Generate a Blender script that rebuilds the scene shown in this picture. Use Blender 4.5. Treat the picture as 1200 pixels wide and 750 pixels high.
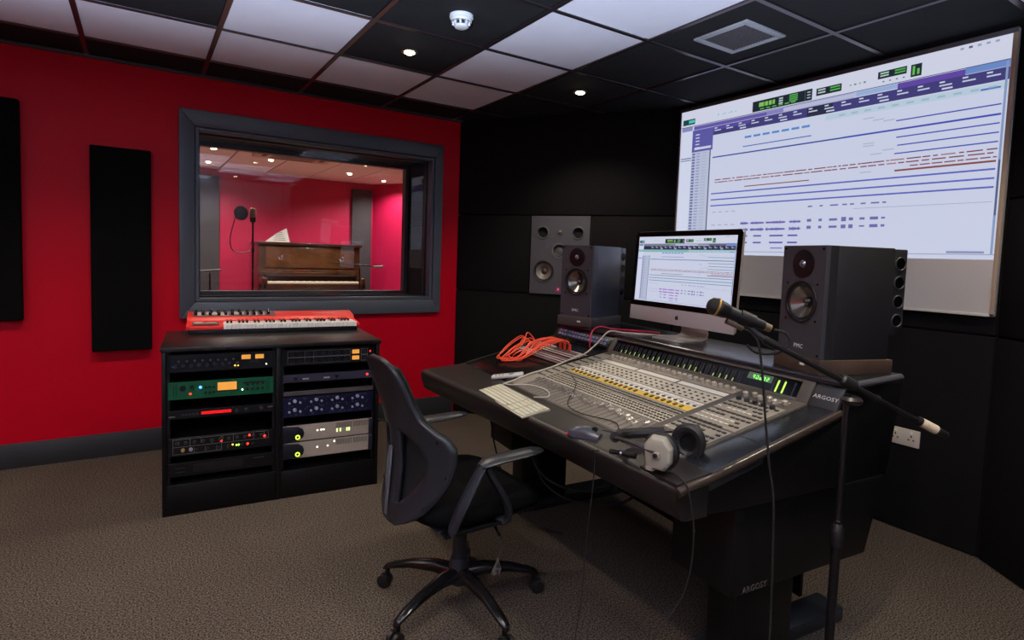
import bpy, bmesh, math, random
from mathutils import Matrix, Vector

random.seed(11)
PI = math.pi
R = math.radians
for o in list(bpy.data.objects):
    bpy.data.objects.remove(o)
scene = bpy.context.scene
COL = scene.collection

# ------------------------------------------------------------------ camera
CAM_POS = Vector((0.8586, -4.2986, 1.3216))
YAW, PITCH, ROLL = 0.5733, -0.0649, 0.0342
def cam_matrix():
    cy, sy, cp, sp = math.cos(YAW), math.sin(YAW), math.cos(PITCH), math.sin(PITCH)
    f = Vector((sy*cp, cy*cp, sp)); r = Vector((cy, -sy, 0)); u = r.cross(f)
    c, s = math.cos(ROLL), math.sin(ROLL)
    rr, uu = c*r + s*u, -s*r + c*u
    m = Matrix((( rr.x, uu.x, -f.x, CAM_POS.x), (rr.y, uu.y, -f.y, CAM_POS.y),
                (rr.z, uu.z, -f.z, CAM_POS.z), (0, 0, 0, 1)))
    return m
cd = bpy.data.cameras.new('camera'); cd.sensor_fit = 'HORIZONTAL'; cd.sensor_width = 36.0
cd.lens = 674.995/1200*36.0; cd.shift_y = -0.025; cd.clip_start = 0.02
cam = bpy.data.objects.new('camera', cd); COL.objects.link(cam); cam.matrix_world = cam_matrix()
scene.camera = cam

# ------------------------------------------------------------------ light and exposure
W = bpy.data.worlds.new('world'); scene.world = W; W.use_nodes = True
W.node_tree.nodes['Background'].inputs[0].default_value = (0.02, 0.02, 0.024, 1)
W.node_tree.nodes['Background'].inputs[1].default_value = 0.3
vs = scene.view_settings
vs.view_transform = 'Standard'; vs.look = 'None'; vs.gamma = 1.0; vs.use_curve_mapping = False
vs.exposure = 0.0
DOWNLIGHT_W = 52.0          # each ceiling downlight of the control room
DOWNLIGHT_COL = (1.0, 0.86, 0.68)
LIVE_W = 85.0               # each ceiling downlight of the live room
SCREEN_E = 0.80             # luminance of the projected picture
MONITOR_E = 0.8
LED_E = 2.5
FILL_W = 1000.0          # added fill lamp behind the viewer, brightens the ceiling
FILL_COL = (0.70, 0.80, 1.0)

# ------------------------------------------------------------------ helpers
def lin(c):
    return tuple(((v/255)/12.92 if v/255 <= 0.04045 else ((v/255+0.055)/1.055)**2.4) for v in c)
MATS = {}
def mat(name, rgb=(128,128,128), rough=0.5, metal=0.0, emit=0.0, noise=None, bump=None, coat=0.0, spec=None, var=None):
    """noise=(scale, amount) multiplies colour; bump=(scale, strength); var=(rgb2, scale, lo, hi) mixes a second colour"""
    if name in MATS: return MATS[name]
    m = bpy.data.materials.new(name); m.use_nodes = True; nt = m.node_tree; N = nt.nodes; Lk = nt.links
    b = N['Principled BSDF']; c = lin(rgb) + (1,)
    b.inputs['Base Color'].default_value = c; b.inputs['Roughness'].default_value = rough; b.inputs['Metallic'].default_value = metal
    if spec is not None: b.inputs['Specular IOR Level'].default_value = spec
    if coat: b.inputs['Coat Weight'].default_value = coat; b.inputs['Coat Roughness'].default_value = 0.12
    if emit:
        b.inputs['Emission Color'].default_value = c; b.inputs['Emission Strength'].default_value = emit
    tc = None
    if noise or bump or var: tc = N.new('ShaderNodeTexCoord')
    src = None
    if var:
        nz = N.new('ShaderNodeTexNoise'); nz.inputs['Scale'].default_value = var[1]; nz.inputs['Detail'].default_value = 4
        Lk.new(tc.outputs['Object'], nz.inputs['Vector'])
        rp = N.new('ShaderNodeValToRGB'); rp.color_ramp.elements[0].position = var[2]; rp.color_ramp.elements[1].position = var[3]
        rp.color_ramp.elements[0].color = c; rp.color_ramp.elements[1].color = lin(var[0]) + (1,)
        Lk.new(nz.outputs['Fac'], rp.inputs['Fac']); src = rp.outputs['Color']
        Lk.new(src, b.inputs['Base Color'])
    if noise:
        nz = N.new('ShaderNodeTexNoise'); nz.inputs['Scale'].default_value = noise[0]; nz.inputs['Detail'].default_value = 3
        Lk.new(tc.outputs['Object'], nz.inputs['Vector'])
        mr = N.new('ShaderNodeMapRange'); mr.inputs['To Min'].default_value = 1-noise[1]; mr.inputs['To Max'].default_value = 1+noise[1]
        mr.inputs['From Min'].default_value = 0.25; mr.inputs['From Max'].default_value = 0.75
        Lk.new(nz.outputs['Fac'], mr.inputs['Value'])
        mx = N.new('ShaderNodeVectorMath'); mx.operation = 'SCALE'
        if src: Lk.new(src, mx.inputs[0])
        else: mx.inputs[0].default_value = c[:3]
        Lk.new(mr.outputs['Result'], mx.inputs['Scale']); Lk.new(mx.outputs['Vector'], b.inputs['Base Color'])
    if bump:
        nz = N.new('ShaderNodeTexNoise'); nz.inputs['Scale'].default_value = bump[0]; nz.inputs['Detail'].default_value = 4
        Lk.new(tc.outputs['Object'], nz.inputs['Vector'])
        bp = N.new('ShaderNodeBump'); bp.inputs['Strength'].default_value = bump[1]; bp.inputs['Distance'].default_value = 0.004
        Lk.new(nz.outputs['Fac'], bp.inputs['Height']); Lk.new(bp.outputs['Normal'], b.inputs['Normal'])
    MATS[name] = m
    return m
def glass_mat(name, tint=(1,1,1), ior=1.5):
    if name in MATS: return MATS[name]
    m = bpy.data.materials.new(name); m.use_nodes = True; nt = m.node_tree; N = nt.nodes; Lk = nt.links
    N.remove(N['Principled BSDF'])
    tr = N.new('ShaderNodeBsdfTransparent'); tr.inputs[0].default_value = tint + (1,)
    gl = N.new('ShaderNodeBsdfGlossy'); gl.inputs['Roughness'].default_value = 0.0
    fr = N.new('ShaderNodeFresnel'); fr.inputs[0].default_value = ior
    mx = N.new('ShaderNodeMixShader'); Lk.new(fr.outputs[0], mx.inputs[0]); Lk.new(tr.outputs[0], mx.inputs[1]); Lk.new(gl.outputs[0], mx.inputs[2])
    Lk.new(mx.outputs[0], N['Material Output'].inputs['Surface'])
    MATS[name] = m; return m
def print_mat(name, emit, rough=0.6, tint=(0.92, 0.98, 1.12)):
    """colours come from the face colours of flat print / a lit picture"""
    if name in MATS: return MATS[name]
    m = bpy.data.materials.new(name); m.use_nodes = True; nt = m.node_tree; N = nt.nodes; Lk = nt.links
    b = N['Principled BSDF']; at = N.new('ShaderNodeVertexColor'); at.layer_name = 'Col'
    b.inputs['Roughness'].default_value = rough
    if emit:
        b.inputs['Base Color'].default_value = (0.02,0.02,0.02,1)
        tn = N.new('ShaderNodeVectorMath'); tn.operation = 'MULTIPLY'; tn.inputs[1].default_value = tint
        Lk.new(at.outputs['Color'], tn.inputs[0]); Lk.new(tn.outputs['Vector'], b.inputs['Emission Color']); b.inputs['Emission Strength'].default_value = emit
    else:
        Lk.new(at.outputs['Color'], b.inputs['Base Color'])
    MATS[name] = m; return m

def T(x=0, y=0, z=0): return Matrix.Translation((x, y, z))
def RX(a): return Matrix.Rotation(a, 4, 'X')
def RY(a): return Matrix.Rotation(a, 4, 'Y')
def RZ(a): return Matrix.Rotation(a, 4, 'Z')

def catmull(pts, n=6, closed=False):
    P = [Vector(p) for p in pts]; out = []
    if len(P) < 3: return P
    m = len(P)
    for i in range(m if closed else m-1):
        if closed: p0, p1, p2, p3 = P[(i-1) % m], P[i], P[(i+1) % m], P[(i+2) % m]
        else: p0, p1, p2, p3 = P[max(i-1,0)], P[i], P[i+1], P[min(i+2,m-1)]
        for k in range(n):
            t = k/n
            out.append(0.5*((2*p1)+(-p0+p2)*t+(2*p0-5*p1+4*p2-p3)*t*t+(-p0+3*p1-3*p2+p3)*t**3))
    if not closed: out.append(P[-1])
    return out

class MB:
    """collects shapes; build() links them as ONE mesh object"""
    def __init__(s, M=None): s.v = []; s.f = []; s.c = []; s.M = M or Matrix.Identity(4)
    def _add(s, vs, fs, col=None):
        n = len(s.v); s.v += [tuple(s.M @ Vector(p)) for p in vs]
        for f in fs: s.f.append(tuple(n+i for i in f)); s.c.append(col)
        return s
    def box(s, cx, cy, cz, sx, sy, sz, m=None, col=None):
        x, y, z = sx/2, sy/2, sz/2
        vs = [(-x,-y,-z),(x,-y,-z),(x,y,-z),(-x,y,-z),(-x,-y,z),(x,-y,z),(x,y,z),(-x,y,z)]
        if m is not None: vs = [tuple(m @ Vector(p)) for p in vs]
        vs = [(p[0]+cx, p[1]+cy, p[2]+cz) for p in vs]
        return s._add(vs, [(0,3,2,1),(4,5,6,7),(0,1,5,4),(1,2,6,5),(2,3,7,6),(3,0,4,7)], col)
    def bx(s, x0, x1, y0, y1, z0, z1, col=None):
        return s.box((x0+x1)/2, (y0+y1)/2, (z0+z1)/2, x1-x0, y1-y0, z1-z0, None, col)
    def quad(s, pts, col=None):
        return s._add(pts, [tuple(range(len(pts)))], col)
    def cyl(s, p0, p1, r0, r1=None, seg=16, caps=True, col=None):
        r1 = r0 if r1 is None else r1
        return s.tube([p0, p1], [r0, r1], seg, caps, smooth=0, col=col)
    def tube(s, pts, r, seg=8, caps=True, smooth=5, closed=False, col=None, flat=None):
        P = catmull(pts, smooth, closed) if smooth and len(pts) > 2 else [Vector(p) for p in pts]
        m = len(P)
        if isinstance(r, (list, tuple)):
            k = len(r); rr = [r[min(int(i/(m-1)*(k-1)), k-1)] + (r[min(int(i/(m-1)*(k-1))+1, k-1)]-r[min(int(i/(m-1)*(k-1)), k-1)])*((i/(m-1)*(k-1)) % 1) for i in range(m)]
        else: rr = [r]*m
        prev = None; vs = []
        for i in range(m):
            if closed: t = P[(i+1) % m]-P[i-1]
            else: t = P[min(i+1,m-1)]-P[max(i-1,0)]
            if t.length < 1e-9: t = Vector((0,0,1))
            t.normalize()
            if prev is None:
                a = Vector((0,0,1)) if abs(t.z) < 0.9 else Vector((1,0,0)); u = t.cross(a).normalized()
            else:
                u = prev - t*prev.dot(t)
                if u.length < 1e-6: u = t.orthogonal()
                u.normalize()
            prev = u; w = t.cross(u)
            for k in range(seg):
                an = 2*PI*k/seg; ku = math.cos(an)*rr[i]; kw = math.sin(an)*rr[i]
                if flat: kw *= flat
                vs.append(tuple(P[i]+u*ku+w*kw))
        fs = []
        for i in range(m if closed else m-1):
            j = (i+1) % m
            for k in range(seg):
                l = (k+1) % seg
                fs.append((i*seg+k, i*seg+l, j*seg+l, j*seg+k))
        if caps and not closed:
            fs.append(tuple(range(seg-1,-1,-1))); fs.append(tuple((m-1)*seg+k for k in range(seg)))
        return s._add(vs, fs, col)
    def lathe(s, prof, seg=24, m=None, col=None, caps=False):
        """prof: (radius, height) from bottom to top about local Z"""
        vs = []; fs = []
        for (r, h) in prof:
            for k in range(seg):
                an = 2*PI*k/seg; vs.append((max(r,1e-5)*math.cos(an), max(r,1e-5)*math.sin(an), h))
        for i in range(len(prof)-1):
            for k in range(seg):
                l = (k+1) % seg; fs.append((i*seg+k, i*seg+l, (i+1)*seg+l, (i+1)*seg+k))
        if caps and prof[0][0] > 1e-4: fs.append(tuple(range(seg-1,-1,-1)))
        if caps and prof[-1][0] > 1e-4: fs.append(tuple((len(prof)-1)*seg+k for k in range(seg)))
        if m is not None: vs = [tuple(m @ Vector(p)) for p in vs]
        return s._add(vs, fs, col)
    def prism(s, poly, h0, h1, m=None, col=None):
        """poly in local XY extruded along local Z"""
        n = len(poly); vs = [(p[0],p[1],h0) for p in poly]+[(p[0],p[1],h1) for p in poly]
        fs = [tuple(range(n-1,-1,-1)), tuple(range(n,2*n))]+[(i,(i+1)%n,n+(i+1)%n,n+i) for i in range(n)]
        if m is not None: vs = [tuple(m @ Vector(p)) for p in vs]
        return s._add(vs, fs, col)
    def holed(s, w, h, y0, y1, holes, seg=32):
        """upright board x 0..w, z 0..h, front y0, back y1, with round holes (x, z, r)"""
        from mathutils.geometry import tessellate_polygon
        loops = [[(0,0),(w,0),(w,h),(0,h)]]+[[(x+r*math.cos(2*PI*k/seg), z+r*math.sin(2*PI*k/seg)) for k in range(seg)] for (x,z,r) in holes]
        tri = tessellate_polygon([[Vector((p[0],p[1],0)) for p in l] for l in loops])
        flat = [p for l in loops for p in l]; n = len(flat)
        vs = [(p[0],y0,p[1]) for p in flat]+[(p[0],y1,p[1]) for p in flat]
        fs = [tuple(t) for t in tri]+[tuple(n+i for i in reversed(t)) for t in tri]
        b = 0
        for l in loops:
            m = len(l); fs += [(b+k, b+(k+1)%m, n+b+(k+1)%m, n+b+k) for k in range(m)]; b += m
        return s._add(vs, fs)
    def loft(s, rows, closed=True, caps=True, col=None):
        n = len(rows[0]); vs = [tuple(p) for r in rows for p in r]; fs = []
        for i in range(len(rows)-1):
            for k in range(n if closed else n-1):
                l = (k+1) % n; fs.append((i*n+k, i*n+l, (i+1)*n+l, (i+1)*n+k))
        if caps and closed:
            fs.append(tuple(range(n-1,-1,-1))); fs.append(tuple((len(rows)-1)*n+k for k in range(n)))
        return s._add(vs, fs, col)
    def mesh(s, name, material, bevel=0, seg=2, smooth=True, angle=35):
        me = bpy.data.meshes.new(name); me.from_pydata(s.v, [], s.f); me.update()
        has = any(c is not None for c in s.c)
        if has:
            ca = me.color_attributes.new('Col', 'FLOAT_COLOR', 'CORNER')
            for p, c in zip(me.polygons, s.c):
                cc = lin(c or (0,0,0)) + (1,)
                for li in p.loop_indices: ca.data[li].color = cc
        bm = bmesh.new(); bm.from_mesh(me)
        if not has: bmesh.ops.recalc_face_normals(bm, faces=bm.faces)
        if bevel:
            ed = [e for e in bm.edges if len(e.link_faces) == 2 and e.calc_face_angle(0) > R(30)]
            bmesh.ops.bevel(bm, geom=ed, offset=bevel, segments=seg, profile=0.5, affect='EDGES', clamp_overlap=True)
        bm.to_mesh(me); bm.free()
        if material: me.materials.append(material)
        if smooth:
            me.polygons.foreach_set('use_smooth', [True]*len(me.polygons)); me.set_sharp_from_angle(angle=R(angle))
        return me
    def build(s, name, material, parent=None, bevel=0, seg=2, smooth=True, angle=35):
        return link(name, s.mesh(name, material, bevel, seg, smooth, angle), parent)

def link(name, me, parent=None, loc=None, m=None):
    o = bpy.data.objects.new(name, me); COL.objects.link(o)
    if parent: o.parent = parent
    if loc is not None: o.location = loc
    if m is not None: o.matrix_local = m
    return o
def thing(name, label, cat, loc=(0,0,0), rotz=0.0, group=None, rot=None):
    o = bpy.data.objects.new(name, None); COL.objects.link(o); o.empty_display_size = 0.05
    o.location = loc; o.rotation_euler = rot or (0,0,rotz)
    o['label'] = label; o['category'] = cat
    if group: o['group'] = group
    return o
def tag(o, label, cat, group=None):
    o['label'] = label; o['category'] = cat
    if group: o['group'] = group
    return o
def struct(o, label=None):
    o['kind'] = 'structure'
    if label: o['label'] = label
    return o
def text_mesh(txt, size, m, depth=0.0004, name='lettering', extrude=None, spacing=1.0):
    """lettering as a mesh, lying in the XY plane of matrix m"""
    cu = bpy.data.curves.new(name, 'FONT'); cu.body = txt; cu.size = size; cu.extrude = depth; cu.space_character = spacing
    cu.align_x = 'CENTER'; cu.align_y = 'CENTER'; cu.resolution_u = 2
    ob = bpy.data.objects.new('tmp', cu); COL.objects.link(ob)
    dg = bpy.context.evaluated_depsgraph_get(); me = bpy.data.meshes.new_from_object(ob.evaluated_get(dg))
    bpy.data.objects.remove(ob); bpy.data.curves.remove(cu)
    me.transform(m); me.name = name
    return me
def lettering(txt, size, m, material, parent, spacing=1.0, depth=0.0004):
    me = text_mesh(txt, size, m, depth, spacing=spacing); me.materials.clear(); me.materials.append(material)
    return link('lettering', me, parent)

# desk frame: a runs left to right along the desk front, d runs away from the seat
DTH = R(-95.0)
DL = Vector((2.166, -1.668))
E1 = Vector((-math.sin(R(5)), -math.cos(R(5)))); E2 = Vector((-E1.y, E1.x))
def G(a, d, z): q = DL + E1*a + E2*d; return Vector((q.x, q.y, z))
def surf_z(d):      # height of the sloping desk surface
    if d < 0.12: return 0.74 + max(d, -0.05)*0.14
    return 0.757 + (d-0.12)*0.1982

# ------------------------------------------------------------------ materials
M_carpet = mat('carpet', (32,28,25), 0.97, var=((108,97,87), 165, 0.37, 0.64), noise=(1.6, 0.12), spec=0.05)
M_red = mat('red_paint', (192,1,32), 0.48, noise=(1.3, 0.05), bump=(60, 0.05), spec=0.14)
M_fabric = mat('black_fabric', (24,23,24), 0.9, bump=(420, 0.5), noise=(3, 0.12), spec=0.1)
M_fabric2 = mat('black_acoustic_foam', (9,9,10), 0.95, bump=(500, 0.5), spec=0.15)
M_joint = mat('dark_joint', (6,6,7), 0.9)
M_skirt = mat('charcoal_paint', (44,46,48), 0.5, noise=(3, 0.05))
M_frame = mat('slate_window_paint', (72,78,88), 0.40, noise=(2, 0.06))
M_tile_w = mat('white_mineral_tile', (236,238,250), 0.9, bump=(260, 0.25), noise=(3, 0.04), spec=0.15)
M_tile_b = mat('black_mineral_tile', (34,35,38), 0.9, bump=(260, 0.5), noise=(6, 0.2), spec=0.25)
M_bar = mat('black_ceiling_bar', (96,88,94), 0.30, 0.85)
M_black = mat('black_plastic', (18,18,19), 0.45)
M_black_s = mat('black_satin', (15,15,16), 0.32, noise=(8, 0.1))
M_black_g = mat('black_gloss', (9,9,10), 0.12)
M_black_m = mat('black_metal', (20,20,22), 0.38, 0.4)
M_dgrey = mat('dark_grey_plastic', (48,48,50), 0.5)
M_grey = mat('grey_plastic', (110,110,110), 0.5)
M_white = mat('white_plastic', (225,225,222), 0.45)
M_chrome = mat('chrome', (200,200,205), 0.2, 1.0)
M_alu = mat('brushed_aluminium', (196,194,190), 0.34, 0.75, noise=(30,0.04))
M_ink = mat('white_print', (215,215,215), 0.6)
M_rubber = mat('rubber', (14,14,14), 0.7)
# ------------------------------------------------------------------ the room shell
H = 2.42
XL, YB = -2.4, -6.2
def wall_seg(name, p, q, label, material, z0=0.0, z1=2.5, th=0.1):
    """wall whose inner face runs p -> q with the room on the left-hand side when walking q -> p"""
    p, q = Vector(p), Vector(q); t = (q-p); L = t.length; an = math.atan2(t.y, t.x)
    o = MB().bx(0, L, 0.018, th+0.018, z0, z1).build(name, material, None, smooth=False)
    o.location = (p.x, p.y, 0); o.rotation_euler = (0, 0, an); struct(o, label)
    return o, L
def panel(parent, x0, x1, z0, z1, th=0.018, g=0.004):
    return MB().bx(x0+g, x1-g, 0.0, th, z0+g, z1-g).build('wall_panel', M_fabric, parent, bevel=0.006, seg=2)

floor = MB().bx(XL-0.1, 4.4, YB-0.1, 0.6, -0.08, 0).build('floor', M_carpet, smooth=False); struct(floor, 'speckled grey-brown carpet floor of the control room')

# red wall with the window opening (0.58 m thick)
WX0, WX1, WZ0, WZ1, WT = 1.155, 2.845, 0.955, 2.09, 0.58
w = MB()
w.bx(XL-0.1, WX0, 0, WT, 0, 2.5).bx(WX1, 3.55, 0, WT, 0, 2.5).bx(WX0, WX1, 0, WT, 0, WZ0).bx(WX0, WX1, 0, WT, WZ1, 2.5)
wall_left = w.build('wall_left', M_red, smooth=False); struct(wall_left, 'red painted wall with the live room window')
bb = MB().bx(XL, 3.06, -0.018, 0, 0, 0.145).build('baseboard_left', M_skirt, bevel=0.004); struct(bb, 'charcoal skirting board along the red wall')

# angled wall with the built-in monitor
wfl, LA = wall_seg('wall_front_left', (3.07,0), (4.115,-1.42), 'black fabric covered angled wall left of the projection screen', M_joint)
SPK0, SPK1 = 0.650, 1.135
panel(wfl, 0, LA, 0.0, 1.035); panel(wfl, 0, LA, 1.655, 2.43)
panel(wfl, 0, SPK0, 1.035, 1.655); panel(wfl, SPK1, LA, 1.035, 1.655)
# screen wall
wf, LB = wall_seg('wall_front', (4.115,-1.42), (4.115,-3.31), 'black fabric covered wall behind the projection screen', M_joint)
panel(wf, 0, LB, 0.0, 1.035); panel(wf, 0, LB, 1.035, 1.655); panel(wf, 0, LB, 1.655, 2.43)
wfr, LC = wall_seg('wall_front_right', (4.115,-3.31), (3.07,-4.73), 'black fabric covered angled wall right of the projection screen', M_joint)
panel(wfr, 0, LC, 0.0, 1.035); panel(wfr, 0, LC, 1.035, 1.655); panel(wfr, 0, LC, 1.655, 2.43)
wr, LD = wall_seg('wall_right', (3.07,-4.73), (3.07,YB), 'plain dark wall on the right behind the viewer', M_fabric)
wb, _ = wall_seg('wall_back', (3.07,YB), (XL,YB), 'plain wall behind the viewer', mat('grey_paint', (120,118,120), 0.7, noise=(2,0.05)))
ws, _ = wall_seg('wall_side', (XL,YB), (XL,0), 'red painted wall far left of the viewer', M_red)

# ceiling: slab, tiles and bars
ceiling = MB().bx(XL-0.1, 4.4, YB-0.1, 0.1, 2.452, 2.52).build('ceiling', M_joint, smooth=False); struct(ceiling, 'suspended ceiling of white and black square tiles')
WHITE = {(0,1),(1,1),(2,1),(3,1),(4,1),(2,2),(4,2),(4,3),(4,4)}
tile_cache = {}
def tile(x0, x1, y0, y1, white):
    key = (round(x1-x0,3), round(y1-y0,3), white)
    if key not in tile_cache:
        g = 0.012
        sx, sy = x1-x0-2*g, y1-y0-2*g
        tile_cache[key] = MB().box(0,0,0.008, sx, sy, 0.016).mesh('ceiling_tile', M_tile_w if white else M_tile_b, bevel=0.002, seg=1)
    link('ceiling_tile', tile_cache[key], ceiling, ((x0+x1)/2, (y0+y1)/2, 2.4245))
for i in range(-4, 7):
    for j in range(0, 11):
        x0, x1 = 0.6*i, min(0.6*i+0.6, 4.15); y1, y0 = min(0.24-0.6*j, 0.0), 0.24-0.6*(j+1)
        if x1-x0 < 0.05 or y1-y0 < 0.05: continue
        if i < 0 or j > 5: white = ((i*3 + j*5) % 4 in (0, 1)) and not (i % 2 == 1 and j in (2, 6, 9)) if not (j == 0) else False
        else: white = (i, j) in WHITE
        if (i < 2 and 2 < j <= 5) or (i in (0,) and j == 2): white = (i + j) % 2 == 0
        tile(x0, x1, y0, y1, white)
for i in range(-3, 7):
    MB().bx(0.6*i-0.012, 0.6*i+0.012, YB, 0.0, 2.4185, 2.4245).build('ceiling_bar', M_bar, ceiling, bevel=0.0015, seg=1)
for j in range(1, 11):
    y = 0.24-0.6*j
    MB().bx(XL, 4.12, y-0.012, y+0.012, 2.4180, 2.4245).build('ceiling_bar', M_bar, ceiling, bevel=0.0015, seg=1)
MB().bx(XL, 3.1, -0.022, -0.0005, 2.405, 2.4245).build('edge_trim', M_bar, ceiling, bevel=0.002, seg=1)

# ------------------------------------------------------------------ window to the live room
win = struct(bpy.data.objects.new('window_1', None)); COL.objects.link(win); win['label'] = 'large slate-framed double window looking into the live room'
FO = (1.065, 2.915, 0.85, 2.195)
def frame_bar(poly):
    """mitred casing bar: outer-inner polygon in (x,z), with a stepped inner lip"""
    m = MB(); mt = RX(PI/2)
    m.prism(poly, 0.0, 0.034, mt)
    return m.build('casing', M_frame, win, bevel=0.006, seg=2)
x0, x1, z0, z1 = FO
frame_bar([(x0,z0),(WX0,WZ0),(WX0,WZ1),(x0,z1)]); frame_bar([(x1,z0),(x1,z1),(WX1,WZ1),(WX1,WZ0)])
frame_bar([(x0,z1),(WX0,WZ1),(WX1,WZ1),(x1,z1)]); frame_bar([(x0,z0),(x1,z0),(WX1,WZ0),(WX0,WZ0)])
# stepped inner frame round the front pane
def ring(name, material, y0, y1, ix, iz, wd, parent=win):
    m = MB()
    m.bx(WX0+ix, WX0+ix+wd, y0, y1, WZ0+iz, WZ1-iz).bx(WX1-ix-wd, WX1-ix, y0, y1, WZ0+iz, WZ1-iz)
    m.bx(WX0+ix+wd, WX1-ix-wd, y0, y1, WZ0+iz, WZ0+iz+wd).bx(WX0+ix+wd, WX1-ix-wd, y0, y1, WZ1-iz-wd, WZ1-iz)
    return m.build(name, material, parent, bevel=0.003, seg=1)
ring('inner_frame', M_frame, -0.02, 0.06, 0.002, 0.002, 0.022)
ring('glazing_bead', M_skirt, 0.068, 0.10, 0.002, 0.002, 0.034)
m = MB(); e = 0.003
m.bx(WX0, WX0+e, 0.105, WT, WZ0, WZ1).bx(WX1-e, WX1, 0.105, WT, WZ0, WZ1).bx(WX0, WX1, 0.105, WT, WZ1-e, WZ1)
m.build('reveal_lining', mat('dark_reveal', (30,27,28), 0.8, bump=(300,0.3)), win, smooth=False)
MB().bx(WX0, WX1, 0.105, WT, WZ0, WZ0+0.006).build('reveal_sill', M_skirt, win, smooth=False)
ring('rear_frame', M_frame, 0.50, 0.575, 0.004, 0.007, 0.03)
G1 = glass_mat('window_glass', (0.97,0.98,0.98), 1.45)
MB().bx(WX0+0.02, WX1-0.02, 0.061, 0.067, WZ0+0.02, WZ1-0.02).build('pane', G1, win, smooth=False)
MB(T(0,0.538,(WZ0+WZ1)/2) @ RX(R(2.8))).bx(WX0+0.03, WX1-0.03, -0.003, 0.003, -(WZ1-WZ0)/2+0.035, (WZ1-WZ0)/2-0.035).build('pane', G1, win, smooth=False)

# ------------------------------------------------------------------ downlights, smoke alarm, air grille
M_bulb = mat('lit_lamp', (255,236,196), 0.4, emit=30.0)
M_bezel = mat('satin_nickel', (150,140,125), 0.3, 0.9)
bez_me = MB().lathe([(0.030,0.0),(0.043,0.0),(0.046,0.004),(0.042,0.008),(0.034,0.008),(0.030,0.004),(0.030,0.0)], 28).mesh('bezel', M_bezel)
blb_me = MB().lathe([(0.0,-0.010),(0.018,-0.008),(0.028,-0.002),(0.030,0.006),(0.0,0.007)], 24).mesh('lamp_face', M_bulb)
def downlight(x, y, label, watts, col, z=2.4155, group='ceiling downlights of the control room', spread=128):
    t = thing('downlight', label, 'downlight', (x, y, z), 0, group)
    link('bezel', bez_me, t); link('lamp_face', blb_me, t)
    ld = bpy.data.lights.new('spot', 'SPOT'); ld.energy = watts; ld.color = col; ld.spot_size = R(spread); ld.spot_blend = 0.75; ld.shadow_soft_size = 0.035
    lo = bpy.data.objects.new('spot', ld); COL.objects.link(lo); lo.parent = t; lo.location = (0,0,-0.016)
    return t
DLS = {(2.1,-1.26): 'lit round downlight in the black tile nearest the smoke alarm', (3.3,-1.26): 'lit round downlight nearest the angled black wall',
       (0.9,-1.26): 'lit round downlight at the upper left edge of the ceiling'}
for x in (-1.5, -0.3, 0.9, 2.1, 3.3):
    for y in (-1.26, -3.66, -5.46):
        if x > 3 and y < -5: continue
        downlight(x, y, DLS.get((x,y), 'lit round downlight out of view behind the viewer'), DOWNLIGHT_W, DOWNLIGHT_COL)

sm = thing('smoke_alarm', 'round white smoke alarm on a black ceiling tile', 'smoke alarm', (2.11,-1.85,2.4245))
M_sm = mat('smoke_white', (212,218,222), 0.5)
MB().lathe([(0.0,-0.016),(0.052,-0.016),(0.055,-0.012),(0.055,0.0),(0.0,0.0)], 32).build('base', M_sm, sm)
MB().lathe([(0.0,-0.058),(0.022,-0.058),(0.030,-0.054),(0.034,-0.045),(0.0,-0.045)], 28).build('cap', M_sm, sm)
MB().lathe([(0.047,-0.030),(0.049,-0.024),(0.049,-0.017),(0.0,-0.017),(0.0,-0.030)], 28).build('collar', M_sm, sm)
MB().lathe([(0.030,-0.046),(0.030,-0.029)], 24).build('inner_mesh', M_dgrey, sm)
for k in range(8):
    an = k*PI/4+0.2
    MB().box(0.036*math.cos(an),0.036*math.sin(an),-0.0375,0.012,0.010,0.017, RZ(an)).build('rib', M_sm, sm, bevel=0.002)

vg = thing('air_grille', 'square silver-framed air grille in the ceiling near the screen', 'air vent', (3.305,-2.46,2.4245))
m = MB(); a, b = 0.15, 0.118
M_vf = mat('grille_frame', (176,180,186), 0.4, 0.3)
for (xx0,xx1,yy0,yy1) in ((-a,a,b,a),(-a,a,-a,-b),(-a,-b,-b,b),(b,a,-b,b)): m.bx(xx0,xx1,yy0,yy1,-0.010,0.0)
m.build('frame', M_vf, vg, bevel=0.002)
MB().bx(-b,b,-b,b,-0.0015,0.0).build('backing', mat('vent_dark', (22,22,24), 0.9), vg)
g = MB(); n = 15
for k in range(n):
    p = -b + (k+0.5)*2*b/n
    g.bx(p-0.0025,p+0.0025,-b,b,-0.007,-0.002); g.bx(-b,b,p-0.0025,p+0.0025,-0.0075,-0.003)
gg = g.build('grid_core', mat('grille_core', (70,68,72), 0.5), vg, smooth=False); gg['kind'] = 'stuff'

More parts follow.
